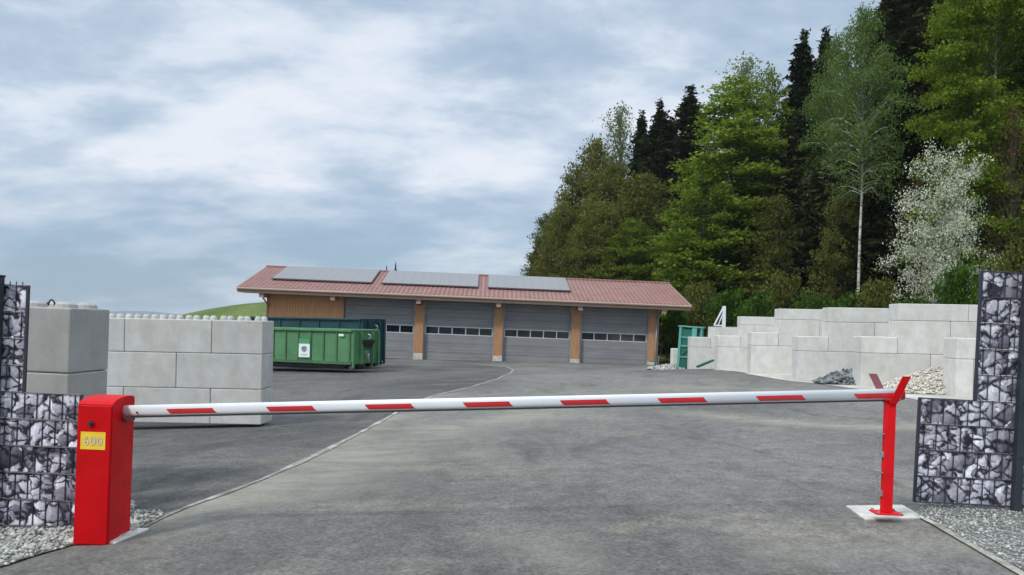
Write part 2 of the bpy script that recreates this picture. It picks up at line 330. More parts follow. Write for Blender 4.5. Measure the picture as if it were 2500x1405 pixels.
def m_print():
    """photo-printed stone pattern of the privacy strips (each strip repeats from its own offset)"""
    m = mat('stone_print', (.4,.4,.45), .45, 0, .35); t = NT(m); oi = t.N.new('ShaderNodeObjectInfo')
    cm = t.N.new('ShaderNodeCombineXYZ'); t.L.new(t.math('MULTIPLY', oi.outputs['Random'], 47.0), cm.inputs[0])
    vo = t.N.new('ShaderNodeVectorMath'); vo.operation = 'ADD'; t.L.new(t.tc.outputs['Object'], vo.inputs[0]); t.L.new(cm.outputs[0], vo.inputs[1])
    V0 = vo.outputs[0]
    nz = t.noise(7, 3, .5, vec=V0, out=1); sb = t.N.new('ShaderNodeVectorMath'); sb.operation = 'MULTIPLY_ADD'
    t.L.new(nz, sb.inputs[0]); sb.inputs[1].default_value = (.16,.0,.13); t.L.new(V0, sb.inputs[2])
    mp = t.N.new('ShaderNodeMapping'); t.L.new(sb.outputs[0], mp.inputs[0]); mp.inputs['Scale'].default_value = (5.2, .01, 7.6); mp.inputs['Rotation'].default_value = (0, R(17), 0)
    def voro(scale, feat='F1'):
        v = t.N.new('ShaderNodeTexVoronoi'); v.feature = feat; v.inputs['Scale'].default_value = scale; t.L.new(mp.outputs[0], v.inputs[0]); return v
    wob = t.noise(16, 5, .65, .8, (1,.1,1), vec=V0)
    def stones(sc_):
        e = t.math('ADD', voro(sc_, 'DISTANCE_TO_EDGE').outputs['Distance'], t.math('MULTIPLY', t.math('SUBTRACT', wob, .5), .30))
        vc = voro(sc_); sx = t.N.new('ShaderNodeSeparateColor'); t.L.new(vc.outputs['Color'], sx.inputs[0])
        cell = t.ramp(sx.outputs[0], [(0, (.12,.115,.14)), (.3, (.42,.415,.46)), (.7, (.62,.615,.67)), (1, (.82,.815,.87))])
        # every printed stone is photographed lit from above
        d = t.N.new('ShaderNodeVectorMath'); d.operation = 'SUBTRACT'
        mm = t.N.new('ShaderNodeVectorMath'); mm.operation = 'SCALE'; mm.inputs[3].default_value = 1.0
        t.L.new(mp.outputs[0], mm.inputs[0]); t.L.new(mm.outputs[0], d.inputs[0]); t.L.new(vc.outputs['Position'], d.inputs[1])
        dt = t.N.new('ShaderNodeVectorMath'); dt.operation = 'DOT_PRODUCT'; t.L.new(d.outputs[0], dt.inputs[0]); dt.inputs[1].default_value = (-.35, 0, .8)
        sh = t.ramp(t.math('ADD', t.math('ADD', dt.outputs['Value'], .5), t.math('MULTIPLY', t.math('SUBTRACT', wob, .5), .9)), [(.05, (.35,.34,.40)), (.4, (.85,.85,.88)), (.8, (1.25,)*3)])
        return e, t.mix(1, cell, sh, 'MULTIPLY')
    e1, c1 = stones(1.0); e2, c2 = stones(1.9)
    mk = t.ramp(t.noise(5, 2, .5, vec=V0), [(.49, (0,)*3), (.51, (1,)*3)])
    c = t.mix(mk, c1, c2)
    fb = t.ramp(t.noise(45, 5, .8, vec=V0), [(.3, (.62,)*3), (.7, (1.3,)*3)])
    c = t.mix(1, c, fb, 'MULTIPLY')
    g1 = t.ramp(e1, [(.02, (0,)*3), (.12, (1,)*3)]); g2 = t.ramp(e2, [(.02, (0,)*3), (.13, (1,)*3)])
    c = t.mix(t.mix(mk, g1, g2), (.022,.02,.034), c)
    t.col(c); return m
M['print'] = m_print()
def m_leaf(name, a, b, c2, trans=.35, clump=.5):
    m = bpy.data.materials.new(name); m.use_nodes = True; nt = m.node_tree; t = NT(m)
    gm = t.N.new('ShaderNodeNewGeometry'); oi = t.N.new('ShaderNodeObjectInfo')
    f = t.math('ADD', t.math('MULTIPLY', gm.outputs['Random Per Island'], .45), t.math('MULTIPLY', t.noise(clump, 4, .6), .75))
    f = t.math('ADD', f, t.math('MULTIPLY', t.math('SUBTRACT', oi.outputs['Random'], .5), .22))
    col = t.ramp(f, [(.28, a), (.58, b), (.88, c2)])
    d = t.N.new('ShaderNodeBsdfDiffuse'); tr = t.N.new('ShaderNodeBsdfTranslucent'); mx = t.N.new('ShaderNodeMixShader')
    mx.inputs[0].default_value = trans; t.L.new(col, d.inputs[0]); t.L.new(col, tr.inputs[0])
    t.L.new(d.outputs[0], mx.inputs[1]); t.L.new(tr.outputs[0], mx.inputs[2])
    t.L.new(mx.outputs[0], t.N['Material Output'].inputs[0]); return m
M['beech'] = m_leaf('fresh_beech_leaves', (.055,.09,.012), (.145,.215,.022), (.26,.34,.045), .45)
M['olive'] = m_leaf('olive_spring_leaves', (.055,.06,.015), (.115,.125,.028), (.19,.205,.05), .4)
M['birchleaf'] = m_leaf('birch_leaves', (.055,.095,.018), (.11,.175,.038), (.19,.27,.08), .5)
M['spruce'] = m_leaf('spruce_needles', (.012,.019,.007), (.030,.040,.013), (.062,.072,.026), .15)
M['paleleaf'] = m_leaf('pale_opening_leaves', (.10,.13,.05), (.19,.23,.10), (.30,.34,.17), .45)
M['blossom'] = m_leaf('white_blossom', (.10,.16,.05), (.52,.54,.40), (.80,.80,.68), .3, 1.4)
M['shrubleaf'] = m_leaf('shrub_leaves', (.025,.06,.008), (.05,.11,.015), (.10,.18,.03), .35)
M['redleaf'] = m_leaf('reddish_buds', (.08,.04,.02), (.14,.075,.04), (.19,.11,.06), .3)
M['bark'] = var('dark_bark', (.06,.05,.04), .95, .35, 4, fine=30)
M['palebark'] = var('grey_bark', (.16,.16,.12), .95, .3, 4, fine=30)
def m_birch():
    m = mat('birch_bark', (.5,.5,.46), .8); t = NT(m)
    c = t.ramp(t.noise(1.6, 6, .7, .3, (1,1,5)), [(.4, (.10,.095,.08)), (.5, (.50,.50,.44)), (.7, (.68,.68,.62))]); t.col(c); return m
M['birch'] = m_birch()
def m_grass(name, a, b, c2, sc=.5):
    m = mat(name, b, .95, 0, .1); t = NT(m)
    c = t.ramp(t.noise(sc, 8, .65, .5), [(.3, a), (.5, b), (.7, c2)])
    c = t.mix(1, c, t.ramp(t.noise(sc*18, 4, .7), [(.3, (.75,)*3), (.7, (1.2,)*3)]), 'MULTIPLY')
    t.col(c); t.bump(t.noise(sc*30, 4), .5, .05); return m
M['ground'] = m_grass('meadow_ground', (.05,.075,.02), (.085,.12,.03), (.13,.16,.05))
M['hill'] = m_grass('grass_hill', (.07,.10,.028), (.10,.14,.04), (.14,.175,.06), .09)
M['forestfloor'] = m_grass('forest_floor', (.02,.02,.008), (.035,.04,.012), (.06,.065,.02), .5)
M['farhill'] = m_grass('wooded_far_hill', (.03,.05,.035), (.05,.07,.05), (.07,.09,.06), .01)

# ------------------------------------------------------------------ terrain
def grid(name, xs, ys, zf, m, **k):
    X, Y = np.meshgrid(xs, ys); Z = zf(X, Y); n, w = X.shape
    i = np.arange(n*w).reshape(n, w); q = np.stack([i[:-1,:-1], i[:-1,1:], i[1:,1:], i[1:,:-1]], -1).reshape(-1, 4)
    o = np_mesh(name, np.stack([X, Y, Z], -1).reshape(-1, 3), q, m, smooth=True); return tag(o, **k)
xs = np.r_[-4000, -3000, -1200, -500, -200, -100, np.arange(-60, 61, 2.0), 100, 200, 500, 1200, 3000, 4000]
ys = np.r_[-400, -120, -60, np.arange(-30, 121, 2.0), 180, 300, 500, 900, 1600, 3200, 6500]
def zt(X, Y):
    far = np.clip((np.hypot(X, Y)-110)/300, 0, 1); yard = ((X > -24) & (X < 17) & (Y > -6) & (Y < 62))
    return gA(X, Y)-.06-far*2.5-np.where(yard, .12, 0)
grid('ground', xs, ys, zt, M['ground'], kind='structure')
def sheet(name, poly, dz, m, step=1.0, **k):
    """polygon draped over the terrain"""
    poly = [Vector((p[0], p[1])) for p in poly]; pts = list(poly); n = len(poly); dense = []
    for i in range(n):
        a, b = poly[i], poly[(i+1) % n]; c = max(1, int((b-a).length/step))
        dense += [a.lerp(b, j/c) for j in range(c)]
    x0 = min(p.x for p in poly); x1 = max(p.x for p in poly); y0 = min(p.y for p in poly); y1 = max(p.y for p in poly)
    inner = []; random.seed(5)
    def inside(q):
        r = False; j = n-1
        for i in range(n):
            a, b = poly[i], poly[j]
            if (a.y > q.y) != (b.y > q.y) and q.x < (b.x-a.x)*(q.y-a.y)/(b.y-a.y)+a.x: r = not r
            j = i
        return r
    x = x0
    while x < x1:
        y = y0
        while y < y1:
            q = Vector((x+.013, y+.017))
            if inside(q): inner.append(q)
            y += step
        x += step
    nd = len(dense); vs, es, fs, *_ = geometry.delaunay_2d_cdt(dense+inner, [(i, (i+1) % nd) for i in range(nd)], [list(range(nd))], 1, 1e-5)
    A = np.array([(v.x, v.y) for v in vs]); Z = gA(A[:,0], A[:,1])+dz
    mb = MB(); mb.v = [(a[0], a[1], z) for a, z in zip(A, Z)]; mb.f = [tuple(f) for f in fs]
    o = mb.build(name, m, smooth=True, **k); return o
road_sheet = sheet('asphalt_road', [(-23,-5),(16,-5),(16,12),(11,15),(9.6,17.5),(8.6,20),(8.1,23),(8.0,27),(8.2,31),(13,38),(15,47),(14,55),(-23,55)], 0.0, M['asphalt'], .45, kind='structure')
# light seam between road and the older yard surface
seam_px = [(1180,893),(1235,897),(1253,903),(1246,912),(1215,926),(1150,946),(1060,966),(985,998),(930,1030),(855,1070),(760,1118),(640,1172),(550,1207),(460,1240),(395,1265),(330,1296),(300,1312)]
seam = [hit(*p) for p in seam_px]
def segdist(A, P, Q):
    d = Q-P; t = np.clip(((A-P)@d)/(d@d), 0, 1); return np.hypot(*(A-P-t[:,None]*d).T)
def dust(o, lines):
    me = o.data; n = len(me.vertices); a = np.empty(n*3, np.float32); me.vertices.foreach_get('co', a); A = a.reshape(-1,3)[:,:2].astype(float); D = np.zeros(n)
    for pts, wdt, amt in lines:
        dd = np.min([segdist(A, np.array(p[:2]), np.array(q[:2])) for p, q in zip(pts[:-1], pts[1:])], 0); D = np.maximum(D, amt*np.exp(-(dd/wdt)**1.3))
    at = me.attributes.new('dust', 'FLOAT', 'POINT'); at.data.foreach_set('value', D.astype(np.float32))
H_ = lambda *l: [tuple(hit(*p)) for p in l]
dust(road_sheet, [([tuple(p) for p in seam[6:15]], .55, .8), (H_((700,1190),(900,1110),(1100,1045),(1300,1010)), .8, .75),
  (H_((1680,1008),(1800,1022),(1950,1035),(2120,1045),(2240,1040)), .30, .8), (H_((1200,1350),(1320,1290),(1420,1405)), .12, .35), (H_((1850,1345),(2100,1330),(2400,1352)), .22, .4), (H_((1400,960),(1700,950),(2000,955)), 1.2, .35),
  (H_((500,1240),(700,1170)), .35, .6)])
def ribbon(name, pts, w, dz, m, **k):
    mb = MB(); q = []
    dens = []
    for a, b in zip(pts[:-1], pts[1:]):
        c = max(1, int((b-a).length/.4)); dens += [a.lerp(b, j/c) for j in range(c)]
    dens.append(pts[-1]); random.seed(3)
    for i, p in enumerate(dens):
        t = (dens[min(i+1, len(dens)-1)]-dens[max(i-1, 0)]); t.z = 0; t.normalize(); nn = Vector((-t.y, t.x, 0))
        ww = w*(.55+.8*random.random()) if w < .3 else w
        for s in (-1, 1):
            x = p+nn*ww*.5*s; q.append((x.x, x.y, g(x.x, x.y)+dz))
    mb.v = q; mb.f = [(2*i, 2*i+1, 2*i+3, 2*i+2) for i in range(len(dens)-1)]
    return mb.build(name, m, smooth=True, **k)
left_poly = [(p.x, p.y) for p in seam]+[(-3.2,5.95),(-5,6.4),(-22.5,7.5),(-22.5,34),(-20,47),(seam[0].x-2,47)]
sheet('asphalt_yard', left_poly, .006, M['asphalt_old'], 1.0, kind='structure')
ribbon('road_edge_strip', seam, .085, .008, M['seam'], kind='structure')
# gravel verges
gl = [hit(*p) for p in ((-60,1412),(0,1392),(90,1362),(180,1336),(300,1316),(400,1262),(392,1250),(330,1256))]
glp = [(p.x, p.y) for p in gl]+[(-3.4,6.9),(-9,6.9),(-9,3.0)]
sheet('gravel_verge', glp, .012, M['gravel_dark'], .3, kind='structure')
gr = [hit(*p) for p in ((2520,1412),(2440,1370),(2350,1318),(2280,1278),(2240,1262),(2235,1255))]
grp = [(p.x, p.y) for p in gr]+[(3.6,6.45),(9,6.6),(9,3.0),(5,3.0)]
sheet('gravel_bed', grp, .010, M['gravel'], .3, kind='structure')
rr = [hit(*p) for p in ((2238,1263),(2290,1288),(2350,1325),(2440,1378),(2510,1420))]
ribbon('concrete_edge_strip', rr, .06, .012, M['seam'], kind='structure')
# concrete apron along the storage bays
ap = [hit(*p) for p in ((1640,897),(1700,898),(1760,905),(1830,915),(1930,932),(2000,938),(2085,950),(2160,962),(2240,978),(2330,995))]
app = [(p.x, p.y) for p in ap]+[(15.5,13.5),(15.5,33),(7.4,33)]
sheet('bay_apron', app, .008, M['apron'], .8, kind='structure')

# loose stones
def stones_mesh(name, pts, smin, smax, m, seed, parent=None):
    rg = np.random.default_rng(seed); n = len(pts); P = np.array(pts)
    bo = np.array([(1,0,0),(-1,0,0),(0,1,0),(0,-1,0),(0,0,1),(0,0,-1)], float)
    tri = np.array([(0,2,4),(2,1,4),(1,3,4),(3,0,4),(2,0,5),(1,2,5),(3,1,5),(0,3,5)])
    V = bo[None]*rg.uniform(.6, 1.25, (n,6,1))+rg.normal(0, .12, (n,6,3))
    s = rg.uniform(smin, smax, (n,1,1))*rg.choice([1,1,1,1.5], (n,1,1)); V = V*s*np.array([1,1,.7])
    a = rg.uniform(0, 6.28, n); c, s2 = np.cos(a), np.sin(a)
    X = V[...,0]*c[:,None]-V[...,1]*s2[:,None]; Y = V[...,0]*s2[:,None]+V[...,1]*c[:,None]
    V = np.stack([X, Y, V[...,2]], -1)+P[:,None]
    Fq = tri[None]+(np.arange(n)*6)[:,None,None]
    return np_mesh(name, V.reshape(-1,3), Fq.reshape(-1,3), m, parent, k=3)
def inpoly(poly, q):
    r = False; j = len(poly)-1
    for i in range(len(poly)):
        a, b = poly[i], poly[j]
        if (a[1] > q[1]) != (b[1] > q[1]) and q[0] < (b[0]-a[0])*(q[1]-a[1])/(b[1]-a[1])+a[0]: r = not r
        j = i
    return r
def scatter(poly, n, seed, dz, box):
    rg = random.Random(seed); out = []
    while len(out) < n:
        q = (rg.uniform(box[0], box[1]), rg.uniform(box[2], box[3]))
        if inpoly(poly, q): out.append(q)
    A = np.array(out); return np.c_[A, gA(A[:,0], A[:,1])+dz]
tag(stones_mesh('loose_gravel', scatter(glp, 6500, 1, .016, (-5.2,-2.3,3.6,7.0)), .008, .026, M['stones'], 1), kind='stuff')
tag(stones_mesh('fine_gravel', scatter(grp, 9000, 2, .013, (2.4,5.6,3.3,6.6)), .004, .014, M['stones'], 2), kind='stuff')

# ------------------------------------------------------------------ hills
def hillz(X, Y):
    e = np.exp(-((Y-150)/26)**2)*np.clip((55-X)/45, 0, 1)
    return 9.2*np.clip(1-np.exp(-(X+74)/13), -.3, 1)*e-3.1
grid('grass_hill', np.linspace(-80, 60, 71), np.linspace(95, 205, 56), hillz, M['hill'], kind='structure')
def farz(X, Y):
    X = X/2.4; Y = Y/2.4; e = np.clip(1-((X+1240)/170)**2, 0, 1)*np.clip(1-((Y-2500)/300)**2, 0, 1)
    return e**.6*46+e**.3*4*np.sin(X*.05)-12
grid('far_hill', np.linspace(-1440, -1040, 70)*2.4, np.linspace(2190, 2810, 20)*2.4, farz, M['farhill'], kind='structure')

# ------------------------------------------------------------------ concrete block walls
def block(name_root, x0, x1, y1, z0, z1, m, studs=None):
    e = .004; mb = MB(); mb.box(x0+e, x1-e, 0, y1, z0+e*.6, z1-e*.6)
    o = mb.build('block', m, name_root, bevel=.014)
    if studs:
        sp, r, h = studs; sm = MB(); x = x0+sp/2
        while x < x1-.02:
            for y in (y1*.25, y1*.75):
                sm.tube((x, y, z1-.004), (x, y, z1+h*.55), r, r*.92, 12, False); sm.tube((x, y, z1+h*.55), (x, y, z1+h), r*.92, r*.55, 12)
            x += sp
        sm.build('stud', m, o, smooth=False)
    return o
# white wall on the left, face on
O = Wp(637, 1038, 13.1)
w = empty('block_wall', O, (0, 0, 0), label='pale concrete block wall three courses high, left of the green containers', cat='wall')
def course(w, seams, z0, z1, m, d, studs=None):
    for a, b in zip(seams[:-1], seams[1:]): block(w, a, b, d, z0, z1, m, studs)
course(w, [-4.5,-2.39,-.885,0], 0, .61, M['concrete'], .62); course(w, [-4.49,-2.99,-1.487,0], .61, 1.22, M['concrete'], .62)
course(w, [-3.9,-2.39,-.885,0], 1.22, 1.80, M['concrete'], .62, (.3, .062, .075))
# grey corner stack behind the left fence
top = Wp(166, 752, 6.9)
w = empty('block_wall', (top.x, top.y, top.z-1.8), (0, R(1.0), R(-4)), label='darker grey concrete block wall directly behind the left stone-print fence', cat='wall')
course(w, [-1.5, 0], 0, .59, M['concrete_grey'], .6); course(w, [-1.5, 0], .59, 1.2, M['concrete_grey'], .6)
course(w, [-1.5, 0], 1.2, 1.8, M['concrete_grey'], .6, (.3, .10, .055))
p = Wp(126, 744, 7.2)
mb = MB(); prev = None
for i in range(9):
    t = math.pi*i/8; q = Vector((-.03*math.cos(t), 0, .055*math.sin(t)))
    if prev: mb.tube(prev, q, .008, n=6)
    prev = q
mb.tube((.03,0,.0), (.05,.01,.02), .012); mb.tube((-.045,0,0), (-.045,0,.03), .01)
lp = mb.build('lifting_loop', M['black'], smooth=True, label='small black lifting loop on top of the grey block wall', cat='lifting loop'); lp.location = p-Vector((0,0,.01))

# storage bay dividers on the right: (px, base py, distance, label)
BW = .8; bays = [
 (2333, 970, 15.9, 'nearest pale bay divider, partly hidden by the right stone-print fence'),
 (2101, 943, 18.3, 'tallest pale block bay divider, second from the right, beside the heap of pale chippings'),
 (1946, 929, 20.6, 'pale block bay divider with dark rubble lying in front of it'),
 (1833, 908, 23.0, 'pale block bay divider fourth from the right, with an empty swept bay in front'),
 (1751, 902, 27.0, 'pale block bay divider fifth from the right, just behind the empty bay'),
 (1684, 898, 29.6, 'farthest and smallest pale block bay divider, beside the green steel rack')]
for i, (px, py, d, lb) in enumerate(bays):
    O = Wp(px, py, d); h = g(O.x, O.y)
    w = empty('bay_divider', O, (0, 0, R((-6, -6, -6, -6, -4, -4)[i])), label=lb, cat='wall', group='block dividers of the storage bays')
    m = M['concrete_bay']; th = .62; xh = (.86, .84, .80, .80, .80, .78)[i]; zt_ = (2.0, 2.01, 2.0, 1.93, 1.9, 1.62)[i]; L1 = (3.6, 5.2, 5.0, 4.6, 4.2, 3.6)[i]
    def cs(xs_, z0, z1):
        for a, b in zip(xs_[:-1], xs_[1:]): block(w, a, b, th, z0, z1, m)
    cs([0, (.35 if i == 0 else 1.6), (1.95 if i == 0 else 3.2), L1], -.3, .8)
    cs([0, xh], .8, (1.24 if i == 0 else 1.2)); cs([xh, xh+1.2, xh+2.8, L1], .8, 1.6); cs([xh, xh+1.6, L1-.01], 1.6, zt_)

# ------------------------------------------------------------------ steel hall
BO = Wp(1211, 887, 51.2)
BM = Matrix.Translation(BO) @ Matrix.Rotation(R(2), 4, 'Z') @ Matrix.Rotation(.02, 4, 'Y'); BI = BM.inverted()
def bp(px, py, y=0.0):
    o = BI@Vector((0,0,CH)); a, b = ray(px, py); d = (BI.to_3x3()@Vector((a, 1, b))); t = (y-o.y)/d.y; return o+d*t
hall = empty('garage_hall', (0,0,0), label='long low timber hall with red tiled roof, solar arrays and four grey doors', cat='building')
hall.matrix_world = BM
EY, RY = -1.3, 5.0
e0 = bp(578, 699, EY); e1 = bp(1687, 747, EY); r0 = bp(652, 650, RY); r1 = bp(1635, 695, RY)
rx0 = (e0.x+r0.x)/2; rx1 = (e1.x+r1.x)/2; ze = (e0.z+e1.z)/2; zr = (r0.z+r1.z)/2
sl_ = (zr-ze)/(RY-EY); BY = 2*RY-EY
mb = MB(); mb.prism([(EY, ze), (RY, zr), (BY, ze), (BY, ze-.14), (RY, zr-.16), (EY, ze-.14)], 'x', rx0, rx1)
roof = mb.build('roof', M['tiles'], hall)
def onroof(x, y, dz=0): return Vector((x, y, ze+sl_*(y-EY)+dz))
# real tile rolls
mb = MB(); n = int((rx1-rx0)/.3)
for i in range(n):
    x = rx0+.15+i*.3; mb.tube(onroof(x, EY+.02, .0), onroof(x, RY-.02, .0), .035, n=6, cap=False)
mb.build('tile_roll', M['tiles'], roof, kind='stuff')
mb = MB(); mb.tube((rx0, RY, zr+.0), (rx1, RY, zr+.0), .12, n=10); mb.build('ridge_tile', M['tiles'], roof)
mb = MB(); mb.box(rx0+.02, rx1-.02, EY+.02, EY+.07, ze-.36, ze-.10); mb.build('fascia', M['fascia'], hall)
mb = MB(); mb.tube((rx0, EY-.06, ze-.10), (rx1, EY-.06, ze-.10), .085, n=10); mb.build('gutter', M['fascia'], hall)
for x in (rx0, rx1):
    mb = MB(); mb.prism([(EY, ze+.01), (RY, zr+.01), (RY, zr-.3), (EY, ze-.3)], 'x', x-.04, x+.0)
    mb.prism([(RY, zr+.01), (BY, ze+.01), (BY, ze-.3), (RY, zr-.3)], 'x', x-.04, x+.0); mb.build('verge_board', M['fascia'], hall)
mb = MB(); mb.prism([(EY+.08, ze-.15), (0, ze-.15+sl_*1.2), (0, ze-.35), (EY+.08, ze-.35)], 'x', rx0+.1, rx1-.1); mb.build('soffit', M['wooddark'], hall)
for px, py in ((638, 711), (812, 718), (1022, 726), (1218, 735), (1418, 744), (1622, 752)):
    c = bp(px, py, EY+.1); mb = MB(); mb.box(c.x-.14, c.x+.14, EY+.14, 0, ze-.62, ze-.35); mb.box(c.x-.15, c.x+.15, EY+.12, EY+.14, ze-.63, ze-.34)
    mb.build('beam_end', M['fascia'], hall)
xl = bp(653, 760).x; xw = bp(840, 760).x
xr = bp(1603, 800).x; zlt = ze-.1; zb = -1.0; DH = 4.12
mb = MB(); mb.box(xl, xw, 0, .2, zb, zlt); mb.box(xl, xl+.2, .2, 10, zb, zlt+.3); mb.box(xr-.2, xr, .2, 10, zb, zlt+.3); mb.box(xl, xr, 10, 10.2, zb, zlt)
mb.prism([(0.2, zlt+.3), (RY, zr-.2), (9.8, zlt+.3)], 'x', xl, xl+.2); mb.prism([(0.2, zlt+.3), (RY, zr-.2), (9.8, zlt+.3)], 'x', xr-.2, xr)
mb.box(xw, xr, 0.003, .25, DH, zlt)
mb.build('wall', M['wood'], hall)
for a, b in ((xl-.06, xl+.05), (xw-.07, xw)):
    mb = MB(); mb.box(a, b, -.05, .0, zb, zlt); mb.build('corner_trim', M['woodpost'], hall)
for a, b in ((653-14, 655),):
    A = bp(640, 713, EY+.2); B = bp(656, 748, -.03); mb = MB(); mb.tube((A.x, A.y, ze-.55), (B.x, B.y, B.z), .05); mb.build('brace', M['woodpost'], hall)
cols = [bp(p, 830).x for p in (1022.5, 1216, 1404.5, 1593)]
for i, cx in enumerate(cols):
    mb = MB(); hw = .30; z0 = (.48, .5, .5, .5)[i]
    mb.box(cx-hw, cx+hw, -.22, .22, z0, zlt+.1); c = mb.build('column', M['woodpost'], hall, bevel=.02)
    mb = MB(); mb.box(cx-hw-.075, cx-hw-.002, -.1, .2, 0.0, zlt); mb.box(cx+hw+.002, cx+hw+.075, -.1, .2, 0.0, zlt); mb.build('door_rail', M['steel'], c)
    mb = MB(); mb.box(cx-hw-.01, cx+hw+.01, -.25, .25, -.5, z0); mb.build('footing', M['pad'], c, bevel=.02)
c = bp(1024, 738, -.3)
mb = MB(); mb.box(c.x-.16, c.x+.16, -.36, -.24, 3.72, 3.98); mb.box(c.x-.03, c.x+.03, -.24, -.2, 3.8, 3.9); mb.build('floodlight', M['black'], hall, bevel=.02)
cx = bp(1603, 800, -.3).x
mb = MB(); mb.tube((cx, -.3, -.3), (cx, -.3, ze-.8), .05); mb.tube((cx, -.3, ze-.8), (cx, EY, ze-.2), .05); mb.build('downpipe', M['steel'], hall, smooth=True)
mb = MB(); mb.box(cx+.22, cx+.26, -.28, -.24, -.2, .9); mb.box(cx-.4, cx+.26, -.28, -.24, .55, .6); mb.build('guard_bar', M['steel'], hall)
dx = [xw]+cols
for i in range(4):
    a = dx[i]+(.04 if i == 0 else .378); b = dx[i+1]-.378
    wz0, wz1 = 1.78, 2.36; mb = MB()
    for k in range(8):
        z0, z1 = k*(DH/7.0), (k+1)*(DH/7.0)
        if z0 > DH-.01: break
        if abs(z0-3*DH/7) < .05: continue
        mb.box(a, b, .10, .15, z0+.006-(.5 if k == 0 else 0), min(z1, DH)-.006)
    dr = mb.build('garage_door', M['door'], hall, bevel=.008, seg=1)
    z0, z1 = 3*DH/7, 4*DH/7; n = 5; wdt = (b-a)/n; mb = MB()
    mb.box(a, b, .085, .15, z0, z0+.07); mb.box(a, b, .085, .15, z1-.07, z1)
    for k in range(n+1):
        x = a+wdt*k; x = min(max(x, a+.035), b-.035); mb.box(x-.035, x+.035, .088, .15, z0+.07, z1-.07)
    fr = mb.build('window_frame', M['alu'], dr)
    for k in range(n):
        mb = MB(); mb.box(a+wdt*k+.036, a+wdt*(k+1)-.036, .115, .125, z0+.07, z1-.07); mb.build('pane', M['glass'], dr)
    mb = MB(); mb.box(a, b, .08, .10, -.5, .04); mb.build('bottom_seal', M['black'], dr)
# interior floor and back shade so the panes look into a dark room
mb = MB(); mb.box(xl+.2, xr-.2, .3, 10, -.3, -.02); mb.build('floor_slab', M['pad'], hall)
# solar arrays
def array(pb0, pb1, by, tv, cols_):
    yb = RY-tv*(RY-EY); x0 = bp(pb0, by, yb).x; x1 = bp(pb1, by+10, yb).x; yt = RY-.25
    ang = math.atan(sl_); mb = MB(); mb2 = MB(); rows = 3; w_ = (x1-x0)/cols_; hgt = (yt-yb)/rows
    for i in range(cols_):
        for j in range(rows):
            xa, xb = x0+i*w_+.003, x0+(i+1)*w_-.003; ya, yb_ = yb+j*hgt+.003, yb+(j+1)*hgt-.003
            A, B, C_, D_ = onroof(xa, ya, .17), onroof(xb, ya, .17), onroof(xb, yb_, .17), onroof(xa, yb_, .17)
            dn = Vector((0,0,-.04)); mb.add([A,B,C_,D_,A+dn,B+dn,C_+dn,D_+dn], [(0,1,2,3),(7,6,5,4),(0,4,5,1),(1,5,6,2),(2,6,7,3),(3,7,4,0)])
    o = mb.build('solar_array', M['solar'], hall)
    A, B = onroof(x0, yb, .17), onroof(x1, yb, .17); up = onroof(0, yt)-onroof(0, yb)
    for q0, q1 in ((A, B), (A+up, B+up), (A, A+up), (B, B+up)): mb2.tube(q0-Vector((0,0,.06)), q1-Vector((0,0,.06)), .05, n=4)
    mb2.build('mounting_frame', M['solarframe'], o)
array(664, 906, 684, .66, 10); array(932, 1166, 695, .66, 10); array(1192, 1392, 706, .66, 9)

